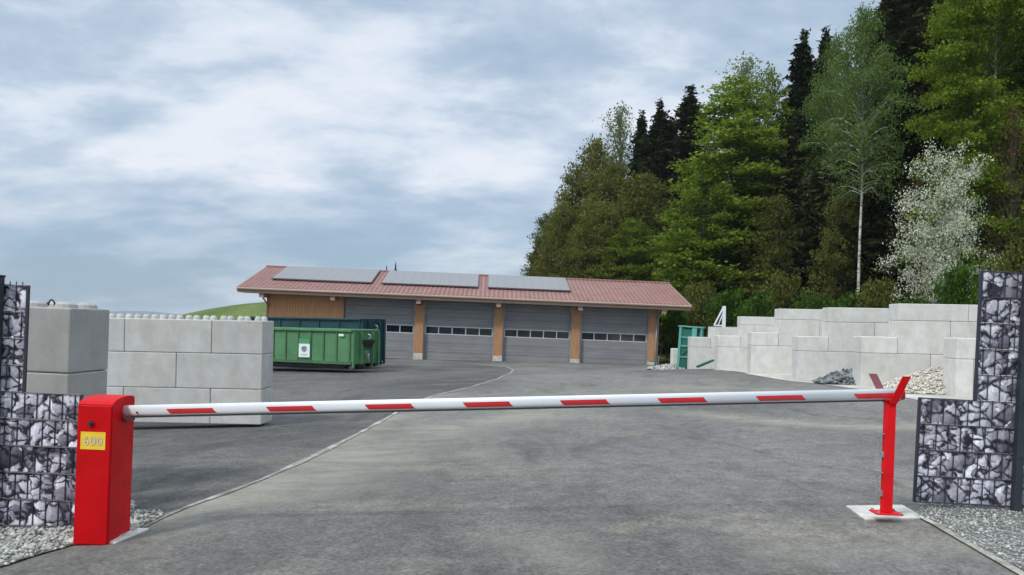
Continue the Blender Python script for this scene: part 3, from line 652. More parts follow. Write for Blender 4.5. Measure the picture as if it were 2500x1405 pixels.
# ------------------------------------------------------------------ hook-lift containers
def container(px, py, d, beta, L, Wd, H, mp, mq, label, pitch, plate=False):
    O = Wp(px, py, d); O.z = Wp(px, py, d).z
    t = empty('roll_off_container', O, (0, 0, -beta), label=label, cat='container', group='roll-off containers beside the hall')
    uz = .26
    mb = MB(); th = .05
    mb.box(-L, 0, 0, th, uz, H-.08); mb.box(-L, 0, Wd-th, Wd, uz, H-.08); mb.box(-L, -L+th, th, Wd-th, uz, H-.08); mb.box(-th, 0, th, Wd-th, uz, H-.08); mb.box(-L+th, -th, th, Wd-th, uz, uz+.05)
    mb.build('body', mp, t)
    mb = MB(); n = int(L/pitch)
    for i in range(n+1):
        x = -.10-i*pitch
        if x < -L+.05: break
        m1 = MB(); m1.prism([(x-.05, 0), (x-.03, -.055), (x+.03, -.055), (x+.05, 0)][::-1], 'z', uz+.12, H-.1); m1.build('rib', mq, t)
    mb = MB(); mb.box(-L-.02, .02, -.09, .04, H-.10, H); mb.box(-L-.02, .02, Wd-.04, Wd+.09, H-.10, H); mb.box(-.06, .04, .04, Wd-.04, H-.10, H); mb.box(-L-.02,-L+.06,.04,Wd-.04,H-.10,H)
    mb.build('top_rail', mp, t, bevel=.012)
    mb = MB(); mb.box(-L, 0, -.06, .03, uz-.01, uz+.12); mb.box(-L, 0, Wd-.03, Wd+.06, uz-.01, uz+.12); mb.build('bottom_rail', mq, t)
    mb = MB(); mb.box(-L, .25, Wd/2-.55, Wd/2-.45, .10, uz-.012); mb.box(-L, .25, Wd/2+.45, Wd/2+.55, .10, uz-.012)
    mb.box(-L+.05, -.45, .16, .26, .05, uz-.012)  # black board added below the near side, standing in for shade under the body
    for i in range(7): mb.box(-.4-i*.9, -.3-i*.9, .1, Wd-.1, uz-.10, uz-.013)
    mb.build('underframe_and_shade_board', M['black'], t)
    for y in (Wd/2-.72, Wd/2+.72, ): 
        m1 = MB(); m1.tube((-.25, y-.1, .10), (-.25, y+.1, .10), .10, n=12); m1.build('roller', M['steel'], t, smooth=False)
    # hook end
    for ya, yb, dd in ((0, .12, .09), (Wd-.12, Wd, .09), (Wd/2-.55, Wd/2-.43, .14), (Wd/2+.43, Wd/2+.55, .14)):
        m1 = MB(); m1.box(0, dd, ya, yb, .11, H-.115); m1.build('end_post', mp, t, bevel=.01)
    mb = MB(); mb.box(.15, .2, Wd/2-.5, Wd/2+.5, H*.66, H*.74); mb.box(.01, .12, Wd/2-.42, Wd/2+.42, H*.55, H*.66); mb.build('cross_member', M['black'], t)
    mb = MB(); pr = None
    for i in range(9):
        a = R(-90+i*22.5); q = Vector((.12+.14*math.cos(a), Wd/2, H*.82+.11*math.sin(a)))
        if pr: mb.tube(pr, q, .03, n=8)
        pr = q
    mb.build('lifting_bail', M['steel'], t)
    mb = MB(); y = Wd-.32
    for i in range(6): mb.tube((.1, y-.13, .3+i*.26), (.1, y+.13, .3+i*.26), .014, n=6)
    mb.tube((.1, y-.13, .2), (.1, y-.13, H-.15), .016, n=6); mb.tube((.1, y+.13, .2), (.1, y+.13, H-.15), .016, n=6); mb.build('ladder', mq, t)
    mb = MB(); mb.tube((.15, Wd*.5-.2, H*.45), (.17, Wd*.5+.05, H*.20), .05, n=8); mb.tube((.15, Wd*.5+.05, H*.40), (.17, Wd*.5-.05, H*.28), .04, n=8); mb.build('latch', M['steel'], t)
    if plate:
        x0, x1 = -2.66, -2.09
        mb = MB(); mb.box(x0, x1, -.092, -.078, .50, 1.10); s = mb.build('sign_plate', mat_plate, t)
        mb = MB(); mb.box(x0, x1, -.090, -.078, 1.104, 1.32); mb.build('green_field', M['greenfield'], s)
        mb = MB(); cx_, cz = (x0+x1)/2, .86; pts = [(cx_+.155*math.cos(a*math.pi/12), cz+.14*math.sin(a*math.pi/12)) for a in range(24)]
        mb.prism(pts, 'y', -.094, -.0925); mb.build('emblem_disc', M['emblem'], s)
        mb = MB()
        for ox, oz, rr_ in ((-.07,.06,.055),(.06,.075,.05),(0,-.04,.05)):
            mb.prism([(cx_+ox+rr_*math.cos(a*math.pi/6), cz+oz+rr_*math.sin(a*math.pi/6)) for a in range(12)], 'y', -.097, -.0945)
        mb.build('emblem_mark', M['emblemdark'], s)
        mb = MB()
        for k, (ox, wd) in enumerate(((-.18,.08),(-.07,.05),(.0,.09),(.12,.06))): mb.box(cx_+ox, cx_+ox+wd, -.0945, -.0925, .585, .64)
        mb.build('lettering', M['emblem'], s)
        m1 = MB(); m1.box(-.62, -.38, -.085, -.0765, H-.30, H-.20); m1.build('type_plate', mat_plate, t)
    return t
mat_plate = var('white_sign', (.72,.80,.78), .5, .06, 4)
M['greenfield'] = mat('sign_green', (.06,.30,.12), .5); M['emblem'] = mat('emblem_grey', (.33,.38,.42), .6); M['emblemdark'] = mat('emblem_dark', (.08,.13,.13), .6)
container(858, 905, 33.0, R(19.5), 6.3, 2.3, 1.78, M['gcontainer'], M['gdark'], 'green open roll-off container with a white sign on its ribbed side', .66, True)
container(880, 899, 37.0, R(19.5), 6.5, 2.3, 2.42, M['tcontainer'], M['tcontainer'], 'taller dark petrol-blue roll-off container behind the green one', 1.15)

# ------------------------------------------------------------------ stone-print mesh fences
def fence(O, rot, low, tall, pitch, nlow, ntall, post_x, label, post_h, capd=0):
    """low/tall = (x0, x1); panel in local x-z plane"""
    t = empty('stone_print_fence', O, rot, label=label, cat='fence', group='stone-print privacy fences either side of the barrier')
    rods = MB(); zl = nlow*pitch; zt_ = zl+ntall*pitch
    def ins(x): return tall[0]-1e-4 <= x <= tall[1]+1e-4
    x = low[0]; k = 0
    while x <= low[1]+1e-4:
        ztop = zt_ if ins(x) else zl
        rods.tube((x, 0, -.0), (x, 0, ztop+(.028 if ins(x) else .0)), .0042, n=5); x += .05; k += 1
    for j in range(nlow+ntall+1):
        z = j*pitch; a, b = (low if j <= nlow else tall)
        for y in (-.0075, .0075): rods.tube((a-.003, y, z), (b+.003, y, z), .0046, n=5)
    # heavier edge bars
    for xx, z0, z1 in ((low[0], 0, zl if not ins(low[0]) else zt_), (low[1], 0, zl if not ins(low[1]) else zt_), (tall[0], zl, zt_), (tall[1], zl, zt_)):
        rods.box(xx-.009, xx+.009, -.012, .012, z0, z1)
    rods.build('wire_mesh', M['rod'], t)
    for j in range(nlow+ntall):
        a, b = (low if j < nlow else tall); z0, z1 = j*pitch+.008, (j+1)*pitch-.006
        k0 = int(round((a-low[0])/.05)); n = int(round((b-a)/.05)); V = []; Fq = []
        for i in range(n+1):
            x = a+(b-a)*i/n; y = .0065 if (i+k0+j) % 2 else -.0065
            V += [(x, y, z0), (x, y, z1), (x, y+.0012, z1), (x, y+.0012, z0)]
        for i in range(n):
            p_ = 4*i; q_ = p_+4
            Fq += [(p_, q_, q_+1, p_+1), (p_+3, p_+2, q_+2, q_+3), (p_+1, q_+1, q_+2, p_+2), (p_, p_+3, q_+3, q_)]
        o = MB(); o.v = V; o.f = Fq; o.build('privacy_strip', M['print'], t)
    mb = MB(); mb.box(post_x-.030, post_x+.030, -.075, -.018, -.22, post_h); p_ = mb.build('post', M['anthra'], t, bevel=.004)
    mb = MB(); mb.box(post_x-.036, post_x+.036, -.081, -.012, post_h, post_h+.018); mb.build('post_cap', M['black'], p_, bevel=.006)
    for j in range(0, nlow+ntall+1, 2):
        mb = MB(); mb.box(post_x-.034, post_x+.034, -.079, -.074, j*pitch-.02, j*pitch+.02); mb.tube((post_x, -.079, j*pitch), (post_x, -.087, j*pitch), .009, n=6); mb.build('clamp', M['anthra'], p_)
    mb = MB(); mb.box(post_x-.07, post_x+.07, -.12, .03, -.232, -.22); mb.build('base_plate', M['anthra'], p_)
    return t
fence(Wp(186, 1290, 6.0), (0, .02, 0), (-1.2, 0), (-1.2, -.455), .2115, 5, 4, -.66, 'left stone-print mesh fence stepping down behind the red barrier cabinet', 1.96)
fr_ = fence(Wp(2232, 1225, 6.2), (0, .033, 0), (0, 1.6), (.45, 1.6), .2125, 4, 5, .80, 'right stone-print mesh fence with a low panel beside the barrier support post', 1.95)

# ------------------------------------------------------------------ barrier
BL, BR = Wp(177, 1333, 5.5), Wp(262, 1336, 5.5)
cab = empty('barrier_cabinet', BL, (0, .018, R(1)), label='upright red barrier cabinet with yellow sticker at the left gate side', cat='barrier cabinet')
cw, cd, chh = .252, .335, 1.035
mb = MB(); mb.prism([(.004, .0), (cd, 0), (cd, chh+.015), (cd-.02, chh+.034), (cd-.07, chh+.042), (.16, chh+.042), (.08, chh+.034), (.03, chh+.016), (.004, chh-.002)], 'x', 0, cw)
mb.build('housing', M['red'], cab, bevel=.006)
mb = MB(); mb.box(.006, cw-.006, -.008, .003, .015, chh-.012); dr = mb.build('door', M['red'], cab, bevel=.005)
mb = MB(); mb.tube((.108, -.0085, .895), (.108, -.016, .895), .017, n=16); mb.box(.085, .128, -.026, -.017, .888, .903); mb.box(.10, .112, -.024, -.017, .87, .915); mb.build('lock', M['black'], dr, bevel=.002)
mb = MB(); mb.box(.034, .212, -.0105, -.0085, .705, .832); stk = mb.build('sticker', M['yellow'], dr)
M['letter'] = mat('pale_letter', (.80,.62,.50), .5); M['outline'] = mat('letter_outline', (.35,.30,.14), .5)
def text(s, size, loc, m, parent, off=0, ext=.0004):
    cu = bpy.data.curves.new('lettering', 'FONT'); cu.body = s; cu.size = size; cu.align_x = 'CENTER'; cu.align_y = 'CENTER'; cu.extrude = ext; cu.offset = off; cu.space_character = 1.15
    o = bpy.data.objects.new('tmp', cu); COL.objects.link(o); me = bpy.data.meshes.new_from_object(o.evaluated_get(bpy.context.evaluated_depsgraph_get())); bpy.data.objects.remove(o)
    o = bpy.data.objects.new('lettering', me); COL.objects.link(o); me.materials.clear(); me.materials.append(m); o.parent = parent; o.location = loc; o.rotation_euler = (R(90), 0, 0); return o
text('600', .085, (.123, -.0114, .762), M['outline'], dr, .0035); text('600', .085, (.123, -.0128, .762), M['letter'], dr, -.0005)
mb = MB(); mb.box(.02, cw-.02, .03, cd-.02, -.03, .0); mb.build('plinth', M['black'], cab)
mb = MB(); mb.tube((cw, .19, .93), (cw+.02, .19, .935), .05, n=20); mb.box(cw+.0, cw+.06, .155, .225, .895, .975); mb.build('arm_hub', M['reddull'], cab, bevel=.006)
q = hit(245, 1330); mb = MB()
mb.prism([(-3.36,5.42),(-2.78,5.42),(-2.70,6.02),(-3.4,6.02)], 'z', -.30, -.012+0)
fz = MB(); zc = max(BL.z-.028, g(-3, 5.7)+.02)
fz.prism([(-3.25,5.53),(-2.86,5.53),(-2.80,5.92),(-3.22,5.92)], 'z', zc-.3, zc); fz.build('concrete_foundation', M['pad'], bevel=.01, label='small concrete foundation under the red barrier cabinet', cat='foundation')
# boom
P0, P1 = Wp(284, 1004, 5.68), Wp(2201, 962, 5.68); LB = (P1-P0).length
boom = empty('barrier_boom', P0, (0, -math.asin((P1.z-P0.z)/LB), 0), label='long white barrier boom with red slanted stripes lying across the road', cat='barrier boom')
n = 28; hz_, hy = .041, .030
def ell(a, k=0): 
    ca, sa = math.cos(a), math.sin(a); e = .78
    return (-(hy+k)*math.copysign(abs(ca)**e, ca), (hz_+k)*math.copysign(abs(sa)**e, sa))
mb = MB(); mb.prism([ell(-2*math.pi*i/n) for i in range(n)], 'x', 0, LB); 
b_ = mb.build('tube', M['white'], boom, smooth=False)
for p_ in b_.data.polygons: p_.use_smooth = len(p_.vertices) == 4
mb = MB(); mb.box(.1, LB-.02, -.007, .007, -hz_-.012, -hz_+.002); mb.build('rubber_edge', M['solarframe'], boom)
mb = MB(); mb.prism([ell(-2*math.pi*i/n, .004) for i in range(n)], 'x', LB-.012, LB+.012); mb.build('end_cap', M['stripe'], boom)
for k, px in enumerate((410, 652, 892, 1130, 1366, 1603, 1842, 2080)):
    x0 = (px-284)/(2201-284)*LB; w_ = (122 if k < 7 else 117)/(2201-284)*LB-.03; V = []; Fq = []; na = 9
    for i in range(na):
        a = R(10-46*i/(na-1)); y, z = ell(a, .0012); sh = .036*i/(na-1)
        V += [(x0+sh, y, z), (x0+w_+sh, y, z)]
    Fq = [(2*i, 2*i+1, 2*i+3, 2*i+2) for i in range(na-1)]
    o = MB(); o.v = V; o.f = Fq; o = o.build('stripe', M['stripe'], boom, smooth=True)
    if k == 6:
        mb = MB(); rg = random.Random(4); x = x0+.03
        while x < x0+w_-.02:
            wv = rg.uniform(.01, .028); y, z = ell(R(-22), .0022); mb.box(x, x+wv, y-.0006, y+.001, z-.004, z+.005+rg.uniform(0,.004)); x += wv+rg.uniform(.006,.014)
        mb.build('lettering', M['reddull'], o)
mb = MB(); y, z = ell(R(-10), .0); mb.tube((.17, y+.002, z), (.17, y-.006, z), .007, n=8); mb.build('bolt', M['black'], boom)
# support post
PB = Wp(2163, 1254, 5.68); PT = Wp(2172, 978, 5.68); H = (PT-PB).length
sup = empty('support_post', PB, (0, math.atan2(PT.x-PB.x, PT.z-PB.z)+.004, 0), label='red forked support post holding the free end of the boom', cat='barrier post')
mb = MB(); mb.box(-.036, .036, -.03, .03, .012, H); mb.build('upright', M['redpost'], sup, bevel=.008)
mb = MB(); mb.box(-.10, .10, -.065, .065, .0, .012); bp_ = mb.build('base_plate', M['redpost'], sup, bevel=.003)
for x in (-.08, .08):
    for y in (-.05, .05):
        m1 = MB(); m1.tube((x, y, .012), (x, y, .026), .010, n=6); m1.build('bolt', M['steel'], bp_)
mb = MB(); mb.box(-.05, .05, -.05, .055, H, H+.008); mb.build('saddle', M['redpost'], sup)
def arm(y0, y1, xs_, m):
    mb = MB(); w_ = .031; v = []
    for (x, y, z) in ((0, y0, H-.02), (xs_, y1, H+.19)):
        for dx_, dy in ((-w_, -.004), (w_, -.004), (w_, .004), (-w_, .004)): v.append((x+dx_, y+dy, z))
    mb.add(v, [(0,1,5,4),(1,2,6,5),(2,3,7,6),(3,0,4,7),(3,2,1,0),(4,5,6,7)]); return mb.build('fork_arm', m, sup, bevel=.002)
arm(-.045, -.11, .062, M['redpost']); o = arm(.050, .11, -.085, M['reddull'])  # rear arm takes a duller, darker red than the front arm
o['label'] = 'dull red rear fork arm'
for z in (.59, .30):
    mb = MB(); mb.box(-.085, -.036, -.012, .012, z, z+.008); mb.box(-.088, -.062, -.016, .016, z-.02, z+.02); mb.tube((-.078, 0, z-.02), (-.076, 0, z-.15), .006, n=6); mb.box(-.056,-.036,-.014,.014,z-.17,z-.13)
    mb.build('padlock_bracket', M['steel'], sup, bevel=.002)
pad = [hit(*p) for p in ((2065,1239),(2203,1237),(2258,1268),(2112,1273))]
mb = MB(); V = [(p.x, p.y, p.z+.012) for p in pad]+[(p.x, p.y, p.z-.2) for p in pad]
mb.add(V, [(0,1,2,3),(7,6,5,4),(0,4,5,1),(1,5,6,2),(2,6,7,3),(3,7,4,0)]); mb.build('concrete_pad', M['pad'], bevel=.004, label='pale concrete pad under the red support post', cat='foundation')
sup.location.z = max(PB.z, g(PB.x, PB.y)+.012)

# ------------------------------------------------------------------ material heaps and odds and ends in the bays
def heap(name, c, rx, ry, h, m, n, smin, smax, seed, label, cat):
    rg = np.random.default_rng(seed); zb_ = c[2]
    r = np.sqrt(rg.uniform(0, 1, n))*1.02; a = rg.uniform(0, 6.283, n)
    def hh(r_, a_): return h*np.clip(1-r_, 0, 1)**.85*(1+.12*np.sin(3*a_+1)+.08*np.sin(7*a_))
    P = np.c_[r*np.cos(a)*rx, r*np.sin(a)*ry, hh(r, a)+rg.normal(0, .008, n)]
    o = stones_mesh(name, P, smin, smax, m, seed); o.location = (c[0], c[1], zb_)
    tag(o, label, cat)
    nr, na = 10, 28; V = []; Fq = []
    for i in range(nr+1):
        for j in range(na):
            rr_ = i/nr; aa = 2*math.pi*j/na; V.append((rr_*math.cos(aa)*rx, rr_*math.sin(aa)*ry, float(hh(np.array(rr_), aa))-.02))
    for i in range(nr):
        for j in range(na): Fq.append((i*na+j, i*na+(j+1) % na, (i+1)*na+(j+1) % na, (i+1)*na+j))
    b = MB(); b.v = V; b.f = Fq; b.build('mound', m, o, smooth=True)
    return o
c = (10.75, 17.05); heap('gravel_heap', (c[0], c[1], g(*c)), 2.5, .95, .85, M['heap_pale'], 9000, .012, .035, 3, 'heap of pale cream chippings in the bay nearest the right fence', 'gravel heap')
c = (10.1, 19.3); heap('rubble_heap', (c[0], c[1], g(*c)), 2.3, .85, .68, M['heap_dark'], 2600, .03, .085, 4, 'heap of dark broken asphalt between two pale bay dividers', 'rubble heap')
c = (7.0, 31.6); heap('rubble_heap', (c[0], c[1], g(*c)), 1.3, .8, .22, M['stones'], 900, .03, .08, 6, 'low scatter of grey rubble beside the green steel rack', 'rubble heap')
c = (9.3, 30.6); heap('rubble_heap', (c[0], c[1], g(*c)+1.0), 1.0, .5, .35, M['stones'], 500, .03, .07, 8, 'grey rubble showing above the farthest low block', 'rubble heap')
# green upright steel rack
O = Wp(1652, 872, 31.0); O.z = min(O.z, g(O.x, O.y)+.05)
t = empty('steel_rack', O, (0, R(3), R(-25)), label='upright green steel rack leaning beside the farthest bay', cat='rack'); Hh = 1.68
mb = MB(); mb.box(0, .10, 0, .35, 0, Hh); mb.box(.52, .72, 0, .35, 0, Hh+.02); mb.box(.86, .93, 0, .35, .35, Hh+.02); mb.build('upright', M['teal'], t, bevel=.008)
mb = MB(); mb.box(.10, .52, .06, .35, .02, Hh-.05); mb.box(.72, .86, .15, .35, .35, Hh-.02); mb.build('back_sheet', M['tealdark'], t)
mb = MB(); mb.box(-.04, 1.0, -.02, .37, Hh+.02, Hh+.07); mb.build('top_flange', M['teal'], t)
for z in (.45, .9, 1.25):
    m1 = MB(); m1.box(.10, .52, .02, .055, z, z+.06); m1.build('shelf', M['teal'], t)
mb = MB(); mb.tube((.14,.03,.52), (.48,.03,.88), .02); mb.build('brace', M['tealdark'], t)
O = Wp(1641, 888, 31.5); mb = MB(); mb.box(0, .32, 0, .4, -.1, .62)
o = mb.build('concrete_block', M['concrete_bay'], bevel=.03, label='small upright concrete block left of the green steel rack', cat='concrete block'); o.location = O
# dark boards on the ground of the farthest bay
A, B = Wp(1702, 896, 28.2), Wp(1741, 880, 28.6); mb = MB(); mb.box(0, (B-A).length, -.05, .05, -.04, .04)
o = mb.build('dark_beam', M['tealdark'], bevel=.006, label='dark green beam propped up at an angle in the farthest bay', cat='beam'); o.location = A; o.rotation_euler = (B-A).to_track_quat('X', 'Z').to_euler()
# white steel bracket behind the blocks
O = Wp(1767, 790, 33); t = empty('steel_bracket', (O.x, O.y, g(O.x, O.y)), (0,0,0), label='white steel post with a slanting strut rising behind the block dividers', cat='post')
hh_ = Wp(1767, 748, 33).z-g(O.x, O.y)
mb = MB(); mb.box(-.07, .07, -.06, .06, 0, hh_); mb.build('upright', M['white'], t, bevel=.01)
mb = MB(); mb.tube((-.05, 0, hh_-.1), (-.42, 0, hh_-.85), .035); mb.tube((-.05, 0, hh_-.35), (-.25, 0, hh_-.85), .025); mb.tube((-.42,0,hh_-.85), (-.05,0,hh_-.85), .03); mb.build('strut', M['white'], t)

# ------------------------------------------------------------------ trees
def leaves(C, n_per, spread, size, rg, flat=1.0, aspect=1.6, droop=0.0):
    """small leaf-cluster quads around the centres C; returns verts, quads"""
    C = np.repeat(np.asarray(C), n_per, 0); N = len(C)
    P = C+rg.normal(0, 1, (N,3))*np.asarray(spread)
    a = rg.uniform(0, 6.283, N); t = rg.normal(0, 1, N)*.75*flat
    u = np.stack([np.cos(a)*np.cos(t), np.sin(a)*np.cos(t), np.sin(t)-droop], -1); u /= np.linalg.norm(u, axis=1)[:,None]
    w = rg.normal(0, 1, (N,3)); w[:,2] *= .5; w -= (w*u).sum(1)[:,None]*u; w /= np.linalg.norm(w, axis=1)[:,None]+1e-9
    s = size*rg.uniform(.6, 1.4, (N,1)); l = s*aspect*.5; b = s*.5
    nn = np.cross(u, w)*s*.12
    V = np.stack([P-u*l, P+w*b*.9+nn, P+u*l, P-w*b*.9+nn], 1).reshape(-1,3)
    return V, np.arange(N*4).reshape(N,4)
def limbs(segs, name, m, parent, sides=5):
    """segs: list of (points Nx3, radii N); every chain one tapering tube, all one mesh with the trunk"""
    V = []; Fq = []; b = 0
    for P, rr in segs:
        P = np.asarray(P, float); n = len(P)
        for i in range(n):
            d = P[min(i+1,n-1)]-P[max(i-1,0)]; d /= np.linalg.norm(d)+1e-9
            h = np.array([1,0,0]) if abs(d[0]) < .8 else np.array([0,1,0]); x = np.cross(d, h); x /= np.linalg.norm(x); y = np.cross(d, x)
            for k in range(sides):
                t = 6.2832*k/sides; V.append(P[i]+(x*math.cos(t)+y*math.sin(t))*rr[i])
        for i in range(n-1):
            for k in range(sides): Fq.append((b+i*sides+k, b+i*sides+(k+1) % sides, b+(i+1)*sides+(k+1) % sides, b+(i+1)*sides+k))
        b += n*sides
    return np_mesh(name, np.array(V), np.array(Fq), m, parent, smooth=True)
def trunk_chain(H, r, rg, bend=.02, n=9, top=1.0):
    z = np.linspace(0, H*top, n); w = np.cumsum(rg.normal(0, bend*H/n, (n,2)), 0); w[0] = 0
    return np.c_[w, z], np.maximum(r*(1-z/H)**.8, r*.06)
def broadleaf(seed, H, Rr, mleaf, mbark, base=.15, nb=120, npc=16, size=.24, up=.25, prof=None, layered=True, gaps=.15, trunk_r=None, step=.75, sub=2, flop=0, twig_top=0, tight=None, flat=None):
    rg = np.random.default_rng(seed); root = empty('tree'); tr = trunk_chain(H*.97, trunk_r or H*.011, rg); segs = [tr]
    if prof is None: prof = lambda t: (np.sin(np.pi*min(1, t*.93+.10))**.75)
    C = []
    for i in range(nb):
        t = base+(1-base)*(i+rg.uniform(0,1))/nb; tt = (t-base)/(1-base)
        if rg.uniform() < gaps: continue
        a = i*2.399+rg.normal(0,.5); L = Rr*prof(tt)*rg.uniform(.65, 1.12)+.25
        z0 = t*H*.97; c0 = np.array([np.interp(z0, tr[0][:,2], tr[0][:,0]), np.interp(z0, tr[0][:,2], tr[0][:,1]), z0])
        upa = up*(.35+1.5*tt)+rg.normal(0,.10); n = max(3, int(L/step)+1); s = np.linspace(0, 1, n)
        bx = np.stack([np.cos(a)*s*L*math.cos(upa), np.sin(a)*s*L*math.cos(upa), s*L*math.sin(upa)-flop*L*s**2+ .10*L*np.sin(s*2.6)], -1)+c0
        bx[1:] += rg.normal(0, .07, (n-1,3))*min(1, L/3)
        segs.append((bx, np.maximum(.045*(1-s)*min(1, L/3)*H/20, .008)))
        for j in range(1, n):
            f = s[j]; k = 1+int(sub*f*min(1.5, L/3))
            for q in range(k):
                side = rg.normal(0, .28*L*f*.55); C.append(bx[j]+np.array([-math.sin(a)*side, math.cos(a)*side, rg.normal(0,.12)]))
                if twig_top and tt > 1-twig_top and rg.uniform() < .6: C.pop()
    C = np.array(C); sp = np.array([.42,.42,.15 if layered else .32])*(step/.75)
    if tight: sp = np.array(tight)
    V, Q = leaves(C, npc, sp, size, rg, flat or (.55 if layered else 1.0))
    np_mesh('crown', V, Q, mleaf, root); limbs(segs, 'trunk', mbark, root); return root
def conifer(seed, H, Rr, base=.06, size=.19, mleaf=None, dens=2.0, sparse=0):
    rg = np.random.default_rng(seed); root = empty('tree'); tr = trunk_chain(H*1.03, H*.011, rg, .006); segs = [tr]; C = []; D = []
    z = base*H
    while z < H*.985:
        tt = z/H; L0 = Rr*min(1, (1-tt)*1.5)**1.05*(.85+.15*math.sin(z*2.1))*(.8+.4*rg.uniform())*min(1, .75+tt*2)+.04
        nb = 7 if tt < .8 else 5
        for k in range(nb):
            if rg.uniform() < .10+sparse: continue
            a = rg.uniform(0, 6.283); L = L0*rg.uniform(.62, 1.12); n = max(2, int(L/.42)+1); s = np.linspace(0, 1, n)
            dr = .30*(1-tt)+.02; P = np.stack([np.cos(a)*s*L, np.sin(a)*s*L, -dr*L*s*1.2+.28*L*s**2+(.25*L*s if tt > .8 else 0)], -1)+np.array([0,0,z+rg.normal(0,.12)])
            if L > 1: segs.append((P, np.maximum(.03*(1-s), .006)))
            for j in range(n):
                if s[j] < .12 and L > 1.2: continue
                wd = .22*L*(1-s[j])+.08
                for q in range(1 if tt > .93 else 2 if wd < .3 else 3): C.append(P[j]+np.array([-math.sin(a)*rg.normal(0,wd), math.cos(a)*rg.normal(0,wd), -.08]))
        z += (.40 if tt < .86 else .30)+.012*H*(1-tt)
    C = np.array(C); tp = C[:,2] > H*.92
    V, Q = leaves(C[~tp], int(6*dens), (.19,.19,.13), size, rg, .8, 2.6, .5)
    C2 = np.r_[C[tp], [(0,0,H*k) for k in np.linspace(.95, 1.02, 9)]]
    V2, Q2 = leaves(C2, int(9*dens), (.12,.12,.12), size*.75, rg, .8, 2.4, .3)
    V = np.r_[V, V2]; Q = np.r_[Q, Q2+Q.size]
    np_mesh('crown', V, Q, mleaf or M['spruce'], root); limbs(segs, 'trunk', M['bark'], root, 4); return root
LIB = {}
LIB['beechA'] = (broadleaf(11, 24, 6.2, M['beech'], M['palebark'], .03, 170, 22, .20, .10, lambda t: (1-t*.97)**.55*(.72+.28*min(1, t*5)), True, .10, sub=4, tight=(.42,.42,.15), flat=.5), 24, 6.2)
LIB['beechB'] = (broadleaf(12, 22, 5.0, M['beech'], M['palebark'], .05, 150, 18, .19, .15, lambda t: np.sin(np.pi*min(1, t*.86+.14))**.7, True, .12, sub=3, tight=(.38,.38,.17), flat=.6), 22, 5.0)
LIB['beechC'] = (broadleaf(14, 24, 6.2, M['beech'], M['palebark'], .05, 190, 30, .135, .10, lambda t: np.sin(np.pi*min(1, t*.80+.2))**.5, True, .10, step=.6, sub=4, tight=(.34,.34,.12), flat=.5), 24, 6.2)
LIB['oliveA'] = (broadleaf(21, 22, 5.2, M['olive'], M['bark'], .03, 220, 15, .22, .35, lambda t: np.sin(np.pi*min(1, t*.84+.16))**.6, False, .15), 22, 5.2)
LIB['oliveB'] = (broadleaf(22, 20, 4.2, M['olive'], M['bark'], .05, 190, 13, .20, .5, lambda t: np.sin(np.pi*min(1, t*.80+.2))**.6, False, .18), 20, 4.2)
LIB['pale'] = (broadleaf(31, 24, 4.6, M['paleleaf'], M['palebark'], .45, 130, 6, .15, .95, lambda t: np.sin(np.pi*min(1, t*.8+.15))**.7, False, .15, step=.6, sub=1), 24, 4.6)
LIB['birch'] = (broadleaf(41, 24, 4.6, M['birchleaf'], M['birch'], .50, 150, 13, .125, .75, lambda t: np.sin(np.pi*min(1, t*.82+.13))**.8, False, .12, trunk_r=.19, step=.55, sub=2, flop=.35), 24, 4.6)
LIB['bare'] = (broadleaf(51, 14, 3.6, M['redleaf'], M['bark'], .2, 110, 3, .12, .75, None, False, .1, step=.5, sub=1), 14, 3.6)
LIB['cherry'] = (broadleaf(61, 9, 2.6, M['blossom'], M['bark'], .08, 90, 66, .066, .40, lambda t: np.sin(np.pi*min(1, t*.80+.18))**.6, False, .24, trunk_r=.10, step=.46, sub=1, tight=(.22,.22,.17)), 9, 2.6)
LIB['spruceA'] = (conifer(71, 26, 3.6), 26, 3.6); LIB['spruceB'] = (conifer(72, 24, 3.0, sparse=.1), 24, 3.0); LIB['spruceC'] = (conifer(73, 20, 3.9, .03, .21), 20, 3.9)
LIB['shrub'] = (broadleaf(81, 3.2, 1.9, M['shrubleaf'], M['bark'], .05, 60, 22, .13, .6, lambda t: np.sin(np.pi*min(1, t*.7+.3))**.5, False, .1, trunk_r=.05, step=.4), 3.2, 1.9)
LIB['shrubB'] = (broadleaf(82, 4.2, 2.3, M['olive'], M['bark'], .05, 70, 20, .14, .5, lambda t: np.sin(np.pi*min(1, t*.7+.3))**.5, False, .15, trunk_r=.05, step=.4), 4.2, 2.3)
for k, (r_, h_, w_) in list(LIB.items()):
    me = [c for c in r_.children if c.name.startswith('crown')][0].data
    a = np.empty(len(me.vertices)*3, np.float32); me.vertices.foreach_get('co', a); a = a.reshape(-1, 3)
    LIB[k] = (r_, float(np.percentile(a[:,2], 99.8)), float(np.percentile(np.hypot(a[:,0], a[:,1]), 96)))
used = set(); NAMES = {'beech': 'beech_tree', 'olive': 'hornbeam_tree', 'pale': 'leafing_tree', 'birch': 'birch_tree', 'bare': 'budding_tree', 'cherry': 'blossom_tree', 'spruce': 'spruce_tree', 'shrub': 'shrub'}
